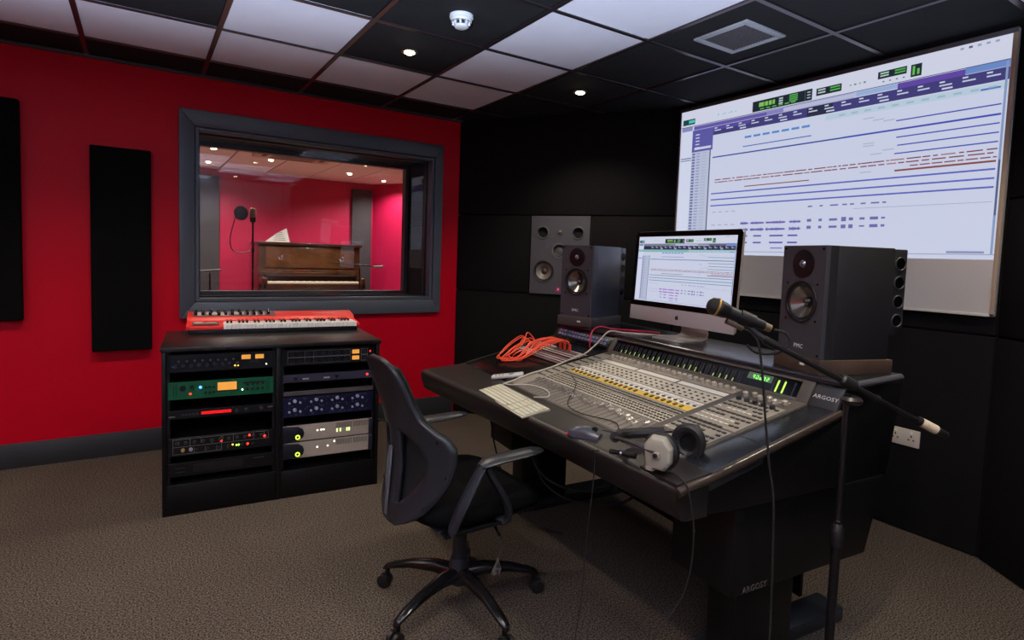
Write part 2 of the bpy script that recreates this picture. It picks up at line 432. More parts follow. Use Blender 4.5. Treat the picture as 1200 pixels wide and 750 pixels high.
# ------------------------------------------------------------------ projection screen with the picture of an audio editor
def daw(mb, w, h, desk=False):
    """flat picture of the multitrack window, x 0..w, y -h..0, drawn as coloured faces in thin layers"""
    L = [0]
    def r(u0, v0, u1, v1, c, lay=1):
        z = lay*0.00025
        mb.quad([(u0*w,-v1*h,z),(u1*w,-v1*h,z),(u1*w,-v0*h,z),(u0*w,-v0*h,z)], c)
    wht, lav, pur, navy = (226,226,236), (205,206,222), (92,86,150), (44,48,78)
    rnd = random.Random(5)
    r(0,0,1,1,wht,0)
    r(0,0,1,0.115,(232,230,236),1)
    dark = (34,44,52); grn = (96,190,80)
    r(0.009,0.058,0.065,0.096,(30,80,70),2); r(0.036,0.066,0.063,0.086,(90,210,190),3)
    for k in range(9): r(0.165+k*0.009, 0.062+0.006*((k*5)%3), 0.171+k*0.009, 0.074,(150,215,222),2)
    r(0.306,0.039,0.513,0.103,dark,2)
    r(0.330,0.052,0.388,0.078,(140,205,90),3)
    for k in range(3): r(0.349+k*0.014,0.052,0.352+k*0.014,0.078,dark,4)
    for k in range(3): r(0.402,0.05+k*0.014,0.416,0.058+k*0.014,(205,220,205),3)
    for k in range(4): r(0.438,0.046+k*0.011,0.466,0.053+k*0.011,grn,3)
    for k in range(6): r(0.335+k*0.022,0.088,0.350+k*0.022,0.095,grn,3)
    r(0.490,0.044,0.491,0.098,(110,120,120),3)
    for k in range(3): r(0.497,0.052+k*0.016,0.508,0.058+k*0.016,(190,200,195),3)
    r(0.526,0.047,0.602,0.088,dark,2)
    for k in range(2):
        r(0.531,0.054+k*0.015,0.554,0.062+k*0.015,(200,215,200),3); r(0.568,0.054+k*0.015,0.598,0.062+k*0.015,grn,3)
    r(0.702,0.035,0.775,0.072,dark,2)
    for k in range(2): r(0.708,0.042+k*0.013,0.730,0.049+k*0.013,(190,225,190),3); r(0.745,0.042+k*0.013,0.772,0.049+k*0.013,grn,3)
    r(0.785,0.037,0.811,0.097,dark,2); r(0.789,0.045,0.795,0.088,(110,200,90),3); r(0.800,0.060,0.806,0.088,(110,200,90),3)
    for k in range(4): r(0.625+k*0.013,0.066,0.631+k*0.013,0.074,(120,125,130) if k % 2 else (150,200,150),2)
    for k in range(4): r(0.715+k*0.017,0.086,0.720+k*0.017,0.092,(110,115,125),2)
    for k in range(5): r(0.895+k*0.018,0.012,0.903+k*0.018,0.022,(90,100,140) if k == 1 else (170,172,190),2)
    r(0.0,0.108,1.0,0.112,(86,96,130),2)
    # overview strip and rulers
    r(0.062,0.114,0.64,0.140,(150,140,196) if not desk else (140,150,150),2); r(0.062,0.118,0.36,0.138,(112,96,172) if not desk else (120,128,130),3); r(0.42,0.116,0.646,0.138,(206,204,222),3)
    r(0.646,0.114,0.755,0.138,(168,190,222) if not desk else (150,160,165),2); r(0.755,0.114,0.91,0.142,(108,78,168) if not desk else (110,110,130),2); r(0.91,0.112,1.0,0.140,(120,150,206),2)
    r(0.062,0.142,1.0,0.198,navy if desk else (74,68,124),2)
    if not desk: r(0.50,0.142,0.58,0.198,(48,50,74),3); r(0.064,0.145,0.30,0.165,(96,84,160),3)
    for k in range(17):
        u = 0.155+k*0.050
        r(u,0.150,u+0.012,0.157,(225,225,235),4); r(u,0.166,u+0.028,0.173,(215,215,228),4)
        if k % 3 == 2: r(u+0.006,0.182,u+0.030,0.190,(225,225,235),4)
    if not desk:
        r(0.057,0.142,0.150,0.292,(104,98,168),3)
        for k in range(5): r(0.072,0.172+k*0.022,0.090,0.179+k*0.022,(225,225,238),4)
        r(0.068,0.262,0.143,0.278,(225,225,235),4)
    else:
        r(0.0,0.198,1.0,0.236,(150,200,186),2)
    r(0.56,0.205,1.0,0.236,(206,222,226),2)
    for k in range(11): r(0.60+k*0.036,0.216,0.618+k*0.036,0.226,(176,200,206),3)
    r(0.945,0.222,0.985,0.229,(70,100,190),3)
    # track list columns
    r(0.006,0.112,0.055,0.985,(234,234,242),2); r(0.006,0.112,0.055,0.140,(150,150,196),3); r(0.006,0.325,0.055,0.332,(120,130,170),3); r(0.006,0.340,0.055,0.346,(120,130,170),3)
    r(0.057,0.292,0.139,0.985,(206,208,222),2)
    for k in range(34):
        v = 0.300+k*0.0198
        r(0.060,v,0.073,v+0.012,(112,116,160),3); r(0.080,v+0.002,0.096,v+0.009,(150,160,190),3)
        r(0.104,v+0.003,0.126,v+0.008,(180,190,200),3)
    r(0.1385,0.288,0.1435,0.985,(96,100,124),3)
    # clips
    for k in range(7): r(0.282+k*0.034,0.243,0.308+k*0.034,0.256,(96,150,206),3)
    r(0.277,0.304,0.519,0.310,(82,120,190),3); r(0.153,0.343,0.99,0.351,(56,84,160) if not desk else (60,110,130),3)
    blu = (76,84,182) if not desk else (70,130,150)
    r(0.618,0.342,0.99,0.351,blu,4)
    for v, u0 in ((0.299,0.758),(0.383,0.761),(0.424,0.765),(0.465,0.759)): r(u0,v,0.989,v+0.006,blu,3)
    for v in (0.262,0.278,0.290,0.395,0.408,0.44,0.455,0.545): r(0.70+0.03*math.sin(v*90),v,0.73+0.03*math.sin(v*90),v+0.005,(186,194,206),3)
    for v in (0.499,0.516):
        u = 0.168
        while u < 0.985:
            l = rnd.uniform(0.008,0.036); r(u,v-0.0025,min(u+l,0.989),v+0.0035,(140,72,80) if rnd.random() > 0.25 else (176,120,120),3); u += l+rnd.uniform(0.001,0.008)
    u = 0.80
    while u < 0.985:
        l = rnd.uniform(0.01,0.03); r(u,0.533,min(u+l,0.989),0.539,(150,84,92),3); u += l+0.004
    r(0.292,0.558,0.521,0.564,(150,92,80),3); r(0.763,0.550,0.988,0.559,(150,80,72),3)
    for v in (0.589,0.630,0.670): r(0.155,v-0.003,0.988,v+0.005,blu,3); r(0.155,v-0.0005,0.988,v+0.0015,(130,136,214) if not desk else (120,180,190),4)
    r(0.66,0.736,0.987,0.739,(180,184,196),3)
    vio = (112,96,176) if not desk else (160,70,190)
    for v in (0.796,0.837):
        for (u0,u1) in ((0.285,0.316),(0.324,0.375),(0.382,0.451),(0.465,0.503)):
            r(u0,v-0.004,u1,v+0.005,vio,3)
            k = u0
            while k < u1-0.004:
                hh = rnd.uniform(0.004,0.011); r(k,v-hh,k+0.003,v+hh,vio,4); k += 0.005
    for v in (0.876,0.918):
        for (u0,u1) in ((0.298,0.315),(0.338,0.368),(0.398,0.446),(0.462,0.495)): r(u0,v-0.004,u1,v+0.006,vio,3)
    for (u0,u1) in ((0.404,0.446),(0.470,0.492)): r(u0,0.949,u1,0.956,(140,128,192),3)
    for v in (0.712,0.792,0.832):
        for (u0,u1) in ((0.523,0.537),(0.560,0.570),(0.592,0.616),(0.628,0.642),(0.650,0.662),(0.680,0.694),(0.708,0.730),(0.738,0.748)):
            hh = rnd.uniform(0.004,0.012) if v > 0.75 else 0.004
            r(u0,v-hh,u1,v+hh,(126,118,176),3)
    for k in range(4):
        for v in (0.714,0.80,0.84): r(0.165+k*0.027,v-0.002,0.180+k*0.027,v+0.004,(186,182,206),3)
    r(0.992,0.115,0.997,0.975,(150,166,196),3); r(0.993,0.55,0.997,0.80,(86,96,124),4)
    r(0.0,0.975,1.0,0.979,(170,172,186),3); r(0.90,0.962,0.98,0.972,(150,156,190),3)
ps = thing('projection_screen', 'large white projection screen showing a multitrack audio window', 'screen', (4.115, -1.425, 1.125), -PI/2)
SW, SH = 1.878, 1.275
M_scr = mat('matt_screen_cloth', (206,202,196), 0.85, noise=(2,0.03))
M_scr_e = mat('screen_edge', (92,92,100), 0.6)
MB().bx(0, SW, -0.028, 0, 0, SH).build('board', M_scr, ps, bevel=0.003)
MB().bx(0, SW, -0.032, -0.0283, SH-0.022, SH).build('top_edge', M_scr_e, ps, bevel=0.001)
MB().bx(0, 0.008, -0.032, -0.0283, 0, SH-0.022).build('side_edge', M_scr_e, ps, bevel=0.001)
MB().bx(SW-0.016, SW, -0.033, -0.0283, 0, SH-0.022).build('side_edge', mat('cream_edge', (186,164,140), 0.6), ps, bevel=0.001)
MB().bx(0, SW, -0.033, -0.0283, 0, 0.012).build('bottom_edge', M_scr, ps, bevel=0.001)
pic = MB(T(0.013, -0.0288, SH-0.0225) @ RX(PI/2)); daw(pic, SW-0.032, 0.995)
pic.build('projected_picture', print_mat('projected_light', SCREEN_E, 0.85), ps, smooth=False)

# ------------------------------------------------------------------ wall things of the control room
def foam_panel(x0, x1, z0, z1, label):
    o = MB().bx(0, x1-x0, -0.055, 0, 0, z1-z0).build('acoustic_panel', M_fabric2, None, bevel=0.008, seg=3)
    o.location = (x0, -0.0005, z0); tag(o, label, 'acoustic panel', 'acoustic panels on the red wall')
foam_panel(-0.02, 0.290, 0.865, 2.105, 'tall black acoustic panel cut off by the left picture edge')
foam_panel(0.607, 0.915, 0.665, 1.898, 'tall black acoustic panel on the red wall beside the window')

so = thing('wall_socket', 'white double power socket low on the black wall', 'socket', (4.115, -2.90, 0.437), -PI/2)
MB().bx(0,0.146,-0.010,0,0,0.086).build('face_plate', mat('socket_white', (206,196,182), 0.5), so, bevel=0.004)
for k in (0,1):
    h = MB()
    for (px,pz,sx,sz) in ((0.037,0.052,0.006,0.010),(0.026,0.034,0.009,0.006),(0.048,0.034,0.009,0.006)): h.box(px+k*0.072,-0.0103,pz,sx,0.001,sz)
    h.build('pin_holes', M_black, so)
    MB().box(0.037+k*0.072,-0.0115,0.070,0.009,0.004,0.012).build('rocker_switch', M_white, so, bevel=0.001)

# built-in monitor in the angled wall
an = math.atan2(-1.42, 1.045); ux, uy = math.cos(an), math.sin(an)
wspk = thing('wall_monitor', 'large grey studio monitor built flush into the black angled wall', 'speaker', (3.07+ux*0.657, uy*0.657, 1.042), an)
WW, WH = 0.470, 0.608
M_mon = mat('grey_baffle', (76,77,84), 0.5, noise=(60,0.05))
MB().holed(WW,WH,-0.012,0.004,[(0.112,0.176,0.075),(0.358,0.176,0.075),(0.232,0.340,0.049),(0.094,0.478,0.0395),(0.379,0.478,0.0395)]).build('baffle', M_mon, wspk)
MB().bx(0.002,WW-0.002,0.0175,0.017,0.002,WH-0.002).build('back_board', M_black, wspk)
def driver(parent, mt, r, cone=M_dgrey, ring=None, dome=0.3, depth=0.25, dome_mat=None):
    """a loudspeaker cone behind a hole of 0.87 r on the local XY plane of mt, opening toward +Z"""
    ring = ring or M_black_s
    MB().lathe([(r*0.86,-0.002),(r*0.87,0.002),(r*0.90,0.004),(r*0.98,0.0045),(r*1.0,0.003),(r*1.0,0.0)], 40, mt).build('driver_ring', ring, parent)
    MB().lathe([(r*0.74,-0.003),(r*0.77,0.0008),(r*0.81,0.0016),(r*0.85,0.0),(r*0.88,-0.004)], 40, mt).build('surround', M_rubber, parent)
    c = MB().lathe([(r*dome,-r*depth),(r*0.50,-r*depth*0.52),(r*0.745,-0.0028)], 40, mt).build('cone', cone, parent)
    MB().lathe([(r*dome,-r*depth),(r*dome*0.92,-r*depth*0.80),(r*dome*0.6,-r*depth*0.62),(0.0,-r*depth*0.52)], 24, mt).build('dust_cap', dome_mat or cone, c)
FW = lambda x, z: T(x, -0.0121, z) @ RX(PI/2)
M_conem = mat('woofer_cone', (128,124,116), 0.36, 0.35); M_capm = mat('dust_cap', (66,56,46), 0.4)
driver(wspk, FW(0.112,0.176), 0.086, M_conem, M_dgrey, 0.28, 0.30, M_capm)
driver(wspk, FW(0.358,0.176), 0.086, M_conem, M_dgrey, 0.28, 0.30, M_capm)
driver(wspk, FW(0.232,0.340), 0.056, M_dgrey, M_grey, 0.55, 0.30, mat('mid_dome', (86,86,90), 0.3))
for px in (0.094, 0.379):
    pr = MB().lathe([(0.0395,-0.018),(0.0395,-0.001),(0.043,0.004),(0.050,0.003),(0.053,0.0)], 32, FW(px,0.478)).build('port_flare', M_mon, wspk)
    MB().lathe([(0.0,-0.019),(0.0395,-0.019),(0.0395,-0.018),(0.0,-0.018)], 28, FW(px,0.478)).build('port_hole', M_joint, wspk)
MB().lathe([(0.0,0.0),(0.026,0.0),(0.026,0.003),(0.020,0.004),(0.0,0.0025)], 28, FW(0.236,0.484)).build('tweeter_plate', M_mon, wspk)
MB().lathe([(0.013,0.003),(0.010,0.009),(0.005,0.012),(0.0,0.0125)], 20, FW(0.236,0.484)).build('tweeter_dome', mat('gold_dome',(150,140,110),0.3,0.6), wspk)
MB().box(0.235,-0.0128,0.037,0.034,0.0016,0.034).build('badge', mat('magenta_badge',(190,40,110),0.5), wspk)
MB().box(0.237,-0.0140,0.040,0.012,0.0010,0.014, RY(0.5)).build('badge_mark', M_white, wspk)
for (px,pz) in ((0.015,0.015),(0.455,0.015),(0.015,0.593),(0.455,0.593),(0.015,0.3),(0.455,0.3)):
    MB().lathe([(0.0,0.0),(0.004,0.0),(0.003,0.002),(0.0,0.002)], 10, FW(px,pz)).build('screw', M_black_m, wspk)
# ------------------------------------------------------------------ live room behind the window
M_pink = mat('magenta_red_paint', (190,20,74), 0.5, noise=(1.5,0.05))
M_gpanel = mat('grey_fabric', (66,64,70), 0.9, bump=(400,0.4))
M_lcarp = mat('live_room_floor', (176,146,120), 0.8, noise=(3,0.1))
LY = 4.95
def lstruct(name, mb, m, label): return struct(mb.build(name, m, None, smooth=False), label)
lstruct('floor_live', MB().bx(-0.6, 5.2, 0.6, 5.3, -0.08, 0), M_lcarp, 'floor of the live room beyond the glass')
lstruct('wall_live_back', MB().bx(-0.6, 5.2, LY, LY+0.1, 0, 2.5), M_pink, 'pink-red back wall of the live room')
lstruct('wall_live_left', MB().bx(-0.6, -0.5, 0.6, LY, 0, 2.5), M_pink, 'pink-red left wall of the live room')
wl = MB().bx(0, 5.2, 0, 0.1, 0, 2.5).build('wall_live_right', M_pink, None, smooth=False); struct(wl, 'angled pink-red right wall of the live room')
wl.location = (4.05, LY+0.02, 0); wl.rotation_euler = (0,0,R(-62))
cl = MB().bx(-0.6, 6.2, 0.585, 5.3, 2.44, 2.5).build('ceiling_live', mat('live_ceiling_back',(60,40,44),0.8), None, smooth=False); struct(cl, 'pale tiled ceiling of the live room')
ltile = MB().box(0,0,0,0.585,1.185,0.016).mesh('ceiling_tile', mat('live_tile', (226,214,216), 0.85, noise=(4,0.04)), bevel=0.002, seg=1)
for i in range(-1, 9):
    for j in range(0, 4):
        link('ceiling_tile', ltile, cl, (0.3+0.6*i, 1.2+1.2*j, 2.430))
# grey acoustic panels on the live room walls
for (x0, x1, lab) in ((1.50,1.80,'grey acoustic panel behind the microphone at the left of the live room'),(3.70,4.02,'grey acoustic panel right of the piano in the live room')):
    o = MB().bx(0, x1-x0, -0.06, -0.002, 0, 2.30).build('acoustic_panel', M_gpanel, None, bevel=0.006)
    o.location = (x0, LY, 0.02); tag(o, lab, 'acoustic panel', 'grey panels of the live room')
for k, (u, v, lab) in enumerate(((1.55,3.0,'leftmost lit downlight of the live room ceiling'),(1.60,4.2,'lit live room downlight above the left grey panel'),(2.22,3.4,'lit live room downlight above the microphone'),(4.0,4.3,'rightmost lit downlight of the live room'),(3.35,3.9,'lit live room downlight right of the air unit'),(3.25,2.9,'lit live room downlight over the piano front'))):
    downlight(u, v, lab, LIVE_W, (1.0,0.88,0.80), 2.412, 'downlights of the live room', 150)
# ceiling air unit
ac = thing('ceiling_air_unit', 'pale ceiling air conditioning cassette seen through the window', 'air conditioner', (2.38, 2.72, 2.4218))
MB().bx(-0.42,0.42,-0.42,0.42,-0.03,0).build('fascia', mat('cassette_cream', (196,176,156), 0.6), ac, bevel=0.006)
MB().bx(-0.24,0.24,-0.24,0.24,-0.034,-0.0305).build('intake_grille', M_grey, ac, bevel=0.002)
for (sx,sy,cx,cy) in ((0.5,0.05,0,-0.32),(0.5,0.05,0,0.32),(0.05,0.5,-0.32,0),(0.05,0.5,0.32,0)):
    MB().box(cx,cy,-0.032,sx,sy,0.003).build('air_slot', M_dgrey, ac)

# upright piano
pn = thing('upright_piano', 'dark walnut upright piano with candle sconces against the pink wall', 'piano', (2.235, 4.30, 0))
M_wood = mat('walnut', (70,40,22), 0.3, var=((44,24,13), 5, 0.3, 0.7), coat=0.3)
M_wood2 = mat('walnut_light', (98,62,32), 0.26, var=((60,35,18), 4, 0.35, 0.7), coat=0.4)
PW = 1.43
MB().bx(0,PW,0.06,0.60,0.10,1.38).build('case', M_wood, pn, bevel=0.008)
MB().bx(-0.025,PW+0.025,0.02,0.62,1.38,1.42).build('lid', M_wood, pn, bevel=0.008)
MB().bx(0.09,PW-0.09,0.045,0.062,1.06,1.35).build('upper_panel', M_wood2, pn, bevel=0.006)
MB().bx(0.06,PW-0.06,-0.02,0.06,0.945,1.0).build('fall_board', M_wood, pn, bevel=0.012)
MB().bx(0.06,PW-0.06,0.03,0.07,1.0,1.03).build('music_ledge', M_wood2, pn, bevel=0.004)
for x in (0.0, PW-0.07):
    MB().bx(x,x+0.07,-0.24,0.06,0.76,0.93).build('cheek', M_wood, pn, bevel=0.02, seg=3)
    MB().lathe([(0.0,0.0),(0.05,0.0),(0.045,0.06),(0.03,0.12),(0.042,0.25),(0.035,0.55),(0.045,0.66),(0.05,0.76),(0.0,0.76)], 16, T(x+0.035,-0.2,0)).build('leg', M_wood, pn)
MB().bx(0.0,PW,-0.24,0.06,0.76,0.844).build('key_bed', M_wood, pn, bevel=0.008)
MB().bx(0.07,PW-0.07,-0.20,0.0,0.845,0.872).build('white_keys', mat('ivory', (226,214,190), 0.3), pn, bevel=0.002)
bk = MB()
for k in range(51):
    if k % 7 in (2, 6): continue
    bk.box(0.095+k*0.0247,-0.045,0.878,0.012,0.09,0.012)
b = bk.build('black_keys', M_black_g, pn); b['kind'] = 'stuff'
MB().bx(0,PW,-0.02,0.06,0.0,0.12).build('plinth', M_wood, pn, bevel=0.006)
for x in (0.27, PW-0.30):
    sc = MB().lathe([(0.0,0.0),(0.028,0.0),(0.028,0.006),(0.0,0.01)], 16, T(x,0.045,1.19) @ RX(PI/2)).build('sconce', M_chrome, pn)
    MB().tube([(x,0.04,1.19),(x,-0.02,1.17),(x+0.01,-0.06,1.19),(x+0.01,-0.065,1.22)], 0.006, 8).build('sconce_arm', M_chrome, sc)
    MB().lathe([(0.0,0.0),(0.02,0.004),(0.026,0.016),(0.012,0.018),(0.012,0.05),(0.0,0.05)], 16, T(x+0.01,-0.065,1.215)).build('candle_cup', M_chrome, sc)
sh = MB(T(2.58,4.55,1.422)); mm = RX(R(78)) @ RZ(0.0)
shm = MB()
shm.prism([(0,0),(0.34,0),(0.30,0.21),(0.16,0.13)], 0.0, 0.003, T(2.36,4.62,1.421) @ RX(R(80)))
o = shm.build('sheet_music', print_mat('paper',0) if False else mat('paper', (206,206,200), 0.8), None); tag(o, 'white sheet music leaning on top of the piano', 'sheet music')
lines = MB(T(2.36,4.6188,1.421) @ RX(R(80)))
for k in range(5): lines.box(0.20,0.03+k*0.028,0.0038,0.17-k*0.02,0.006,0.0006)
lines.build('staves', M_dgrey, o)

def mic_stand(name, label, x, y, h, arm=None):
    t = thing(name, label, 'mic stand', (x, y, 0), 0, 'microphone stands of the live room')
    MB().cyl((0,0,0.03),(0,0,h),0.010,seg=10).build('pole', M_black_m, t)
    MB().lathe([(0.0,0.0),(0.13,0.0),(0.13,0.012),(0.03,0.03),(0.0,0.03)], 24).build('base', M_black_m, t)
    if arm: MB().tube([arm[0],arm[1]],0.008,8).build('boom', M_black_m, t)
    return t
ms = mic_stand('microphone_stand', 'black stand carrying the studio microphone beside the piano', 1.88, 2.5, 1.60)
mc = thing('studio_microphone', 'silver-headed studio microphone behind the window', 'microphone', (1.88,2.5,1.60))
MB().lathe([(0.0,0.0),(0.026,0.0),(0.030,0.01),(0.030,0.04),(0.034,0.05)], 20).build('body', M_black_m, mc)
MB().lathe([(0.034,0.05),(0.036,0.06),(0.036,0.12),(0.028,0.145),(0.0,0.155)], 20).build('grille', mat('mic_mesh', (150,130,118), 0.35, 0.8, bump=(800,0.6)), mc)
pf = thing('pop_filter', 'round black pop filter in front of the studio microphone', 'pop filter', (1.88,2.5,1.30))
MB().lathe([(0.0,-0.004),(0.072,-0.004),(0.076,0.0),(0.072,0.004),(0.0,0.004)], 30, T(-0.13,-0.10,0.385) @ RX(PI/2) @ RY(0.3)).build('screen_disc', M_black, pf)
MB().tube([(0,0,0.0),(-0.09,-0.03,-0.03),(-0.20,-0.06,-0.01),(-0.235,-0.09,0.10),(-0.21,-0.10,0.24),(-0.185,-0.10,0.34)],0.006,8).build('gooseneck', mat('gooseneck',(120,80,80),0.4,0.6), pf)
MB().box(0.0,0,0,0.03,0.03,0.04).build('clamp', M_black, pf, bevel=0.004)
s2 = mic_stand('microphone_stand', 'black boom stand at the left of the piano, lower than the others', 1.52, 3.1, 1.02, ((-0.22,0,1.03),(0.12,0,1.06)))
MB().cyl((-0.30,0,1.02),(-0.20,0,1.035),0.022,0.014,12).build('microphone', M_grey, s2)
s3 = mic_stand('microphone_stand', 'black boom stand in front of the right end of the piano', 3.42, 3.6, 1.10, ((-0.42,0,1.17),(0.24,0,1.12)))
MB().cyl((0.20,0,1.115),(0.33,0,1.12),0.014,0.020,12).build('microphone', M_grey, s3)
# ------------------------------------------------------------------ rack cabinet with its units and the red keyboard
RKA = R(-4.377)
rk = thing('rack_cabinet', 'low black double-width equipment rack under the window', 'rack cabinet', (0.937,-1.116,0), RKA)
RW, RD, RZT = 1.053, 0.62, 0.833
m = MB()
M_cab = mat('black_laminate', (12,12,13), 0.4, noise=(20,0.12), spec=0.3)
MB().bx(-0.006,RW+0.006,-0.012,RD,RZT-0.022,RZT).build('top_board', mat('black_top_laminate', (30,27,26), 0.35, noise=(20,0.12)), rk, bevel=0.003)
MB().bx(0,0.018,0,RD,0.0,RZT-0.022).build('side_board', M_cab, rk, bevel=0.002)
MB().bx(RW-0.018,RW,0,RD,0.0,RZT-0.022).build('side_board', M_cab, rk, bevel=0.002)
MB().bx(0.511,0.536,0.0,RD,0.0,RZT-0.022).build('divider', M_cab, rk, bevel=0.002)
MB().bx(0.018,RW-0.018,RD-0.015,RD,0.0,RZT-0.022).build('back_board', M_cab, rk)
MB().bx(0.018,0.511,0.001,RD-0.015,0.0,0.152).build('plinth', M_cab, rk, bevel=0.003)
MB().bx(0.536,RW-0.018,0.001,RD-0.015,0.0,0.148).build('plinth', M_cab, rk, bevel=0.003)
for x in (0.0185, 0.4945, 0.5365, RW-0.0350):
    r_ = MB().bx(x,x+0.0165,0.024,0.030,0.153,RZT-0.0225).build('rack_rail', M_black_m, rk)
    hs = MB()
    for k in range(42): hs.box(x+0.008,0.0236,0.163+k*0.01524,0.005,0.0008,0.005)
    h = hs.build('rail_holes', mat('rail_hole',(70,70,74),0.5,0.5), r_, smooth=False); h['kind'] = 'stuff'
M_led = {}
def led(c, e=None):
    k = str(c)
    if k not in M_led: M_led[k] = mat('led_'+str(len(M_led)), c, 0.3, emit=e or LED_E*2)
    return M_led[k]
RED, GRN, BLU, AMB, WHT = (255,40,30), (150,255,70), (60,110,255), (255,170,60), (255,246,220)
knob_me = {}
def knob_mesh(r, h, material, pointer=True):
    k = (r, h, material.name)
    if k not in knob_me:
        knob_me[k] = MB().lathe([(r,0.0),(r*0.96,h*0.75),(r*0.8,h),(0.0,h)], 14).mesh('knob', material)
    return knob_me[k]
RF = RX(PI/2)      # front plane: local XY of the mesh -> X, Z of the rack
class Unit:
    """one rack unit: its front plane is y=0, x 0..0.482, z 0..h"""
    def __init__(s, name, label, x, z, h, face, cat='rack unit', depth=0.30, w=0.474):
        p = rk.matrix_basis if False else None
        c, sn = math.cos(RKA), math.sin(RKA)
        lx, ly = x, 0.014
        s.t = thing(name, label, cat, (0.937+lx*c-ly*sn, -1.116+lx*sn+ly*c, z), RKA, 'rack units in the cabinet')
        s.w, s.h = w, h
        s.front = MB().bx(0,w,0,0.006,0.0008,h-0.0008).build('front_panel', face, s.t, bevel=0.0012, seg=1)
        MB().bx(0.018,w-0.018,0.006,depth,0.003,h-0.003).build('chassis', M_black_m, s.t)
    def knob(s, x, z, r=0.008, h=0.012, material=None):
        link('knob', knob_mesh(r,h,material or M_black), s.t, m=T(x,-0.0002,z) @ RF)
    def led(s, x, z, c, r=0.0035, e=None):
        MB().lathe([(r,0.0),(r,0.0015),(r*0.6,0.0026),(0,0.003)], 10, T(x,0,z) @ RF).build('indicator', led(c,e), s.t)
    def plate(s, name, x0, x1, z0, z1, material, th=0.0015, bevel=0.0004):
        return MB().bx(x0,x1,-th,0.0004,z0,z1).build(name, material, s.t, bevel=bevel, seg=1)
    def lines(s, segs, material=None, name='panel_print', wd=0.0014):
        b = MB()
        for (x0,z0,x1,z1) in segs:
            b.bx(min(x0,x1)-wd/2,max(x0,x1)+wd/2,-0.0005,0,min(z0,z1)-wd/2,max(z0,z1)+wd/2)
        return b.build(name, material or M_ink, s.t, smooth=False)
M_f1 = mat('navy_black_panel', (22,25,31), 0.4, 0.3); M_f2 = mat('green_panel', (6,104,62), 0.45, 0.1); M_f3 = mat('black_panel', (17,17,19), 0.4, 0.3)
M_f4 = mat('grey_violet_panel', (74,72,86), 0.45, 0.3); M_f5 = mat('navy_panel', (24,26,60), 0.42, 0.2); M_f6 = mat('silver_panel', (204,190,168), 0.42, 0.25, noise=(40,0.05))
M_meter = mat('amber_meter', (236,160,66), 0.4, emit=0.75); M_dim = mat('dim_print', (96,100,108), 0.6)
LX, RXX = 0.026, 0.548
# L1
u = Unit('channel_strip', 'navy-black rack unit with twin amber meters, top of the left column', LX, 0.705, 0.089, M_f1)
for k in range(9): u.knob(0.030+k*0.034, 0.032+0.004*(k%2), 0.009, 0.012, mat('slate_knob',(58,64,80),0.4))
for k in range(8): u.knob(0.046+k*0.034, 0.056, 0.0055, 0.010, M_grey)
u.plate('meter', 0.322,0.364,0.052,0.074,M_meter); u.plate('meter', 0.386,0.426,0.052,0.074,M_meter)
u.led(0.292,0.022,AMB); u.led(0.306,0.022,AMB); u.led(0.438,0.022,WHT); u.led(0.020,0.030,(40,70,160),0.004,0.4); u.led(0.130,0.028,(40,70,160),0.004,0.4)
u.lines([(0.36,0.044,0.40,0.044),(0.362,0.036,0.398,0.036)], M_dim)
u.lines([(0.01,0.012,0.31,0.012),(0.01,0.075,0.30,0.075)], mat('faint_print',(44,48,58),0.6))
# L2 green
u = Unit('green_compressor', 'bright green rack unit with a wide amber meter', LX, 0.571, 0.089, M_f2)
u.plate('meter', 0.214,0.300,0.034,0.074,M_meter)
u.plate('meter_shade', 0.206,0.308,0.028,0.0335,M_black)
u.knob(0.062,0.056,0.015,0.014,M_black); u.knob(0.100,0.058,0.009,0.012,M_black); u.led(0.138,0.056,BLU,0.007,6); u.led(0.094,0.026,RED,0.005); u.led(0.326,0.030,WHT,0.004)
for k in range(3): u.knob(0.160+k*0.018,0.054-0.0*k,0.006,0.010,M_black); u.knob(0.160+k*0.018,0.026,0.006,0.010,M_black)
for k in range(4): u.knob(0.350+k*0.024,0.056,0.006,0.010,M_black); u.knob(0.350+k*0.024,0.030,0.006,0.010,M_black)
u.lines([(0.034,0.014,0.034,0.074),(0.024,0.020,0.024,0.070),(0.45,0.016,0.45,0.076),(0.44,0.024,0.44,0.070),(0.33,0.062,0.43,0.068)], M_black, wd=0.003)
# L3
u = Unit('digital_effects_unit', 'slim black rack unit with a long red display', LX, 0.474, 0.044, M_f3)
u.plate('red_display', 0.142,0.276,0.016,0.030, mat('red_display',(226,16,24),0.4,emit=0.9))
u.knob(0.30,0.022,0.009,0.010,M_dgrey); u.knob(0.345,0.022,0.010,0.010,M_dgrey); u.knob(0.415,0.024,0.011,0.010,M_dgrey)
for k in range(5): u.plate('button', 0.055+k*0.016,0.066+k*0.016,0.016,0.026,M_dgrey)
u.plate('rack_ear', 0.002,0.030,0.012,0.018,M_grey); u.plate('rack_ear', 0.446,0.470,0.022,0.030,M_grey)
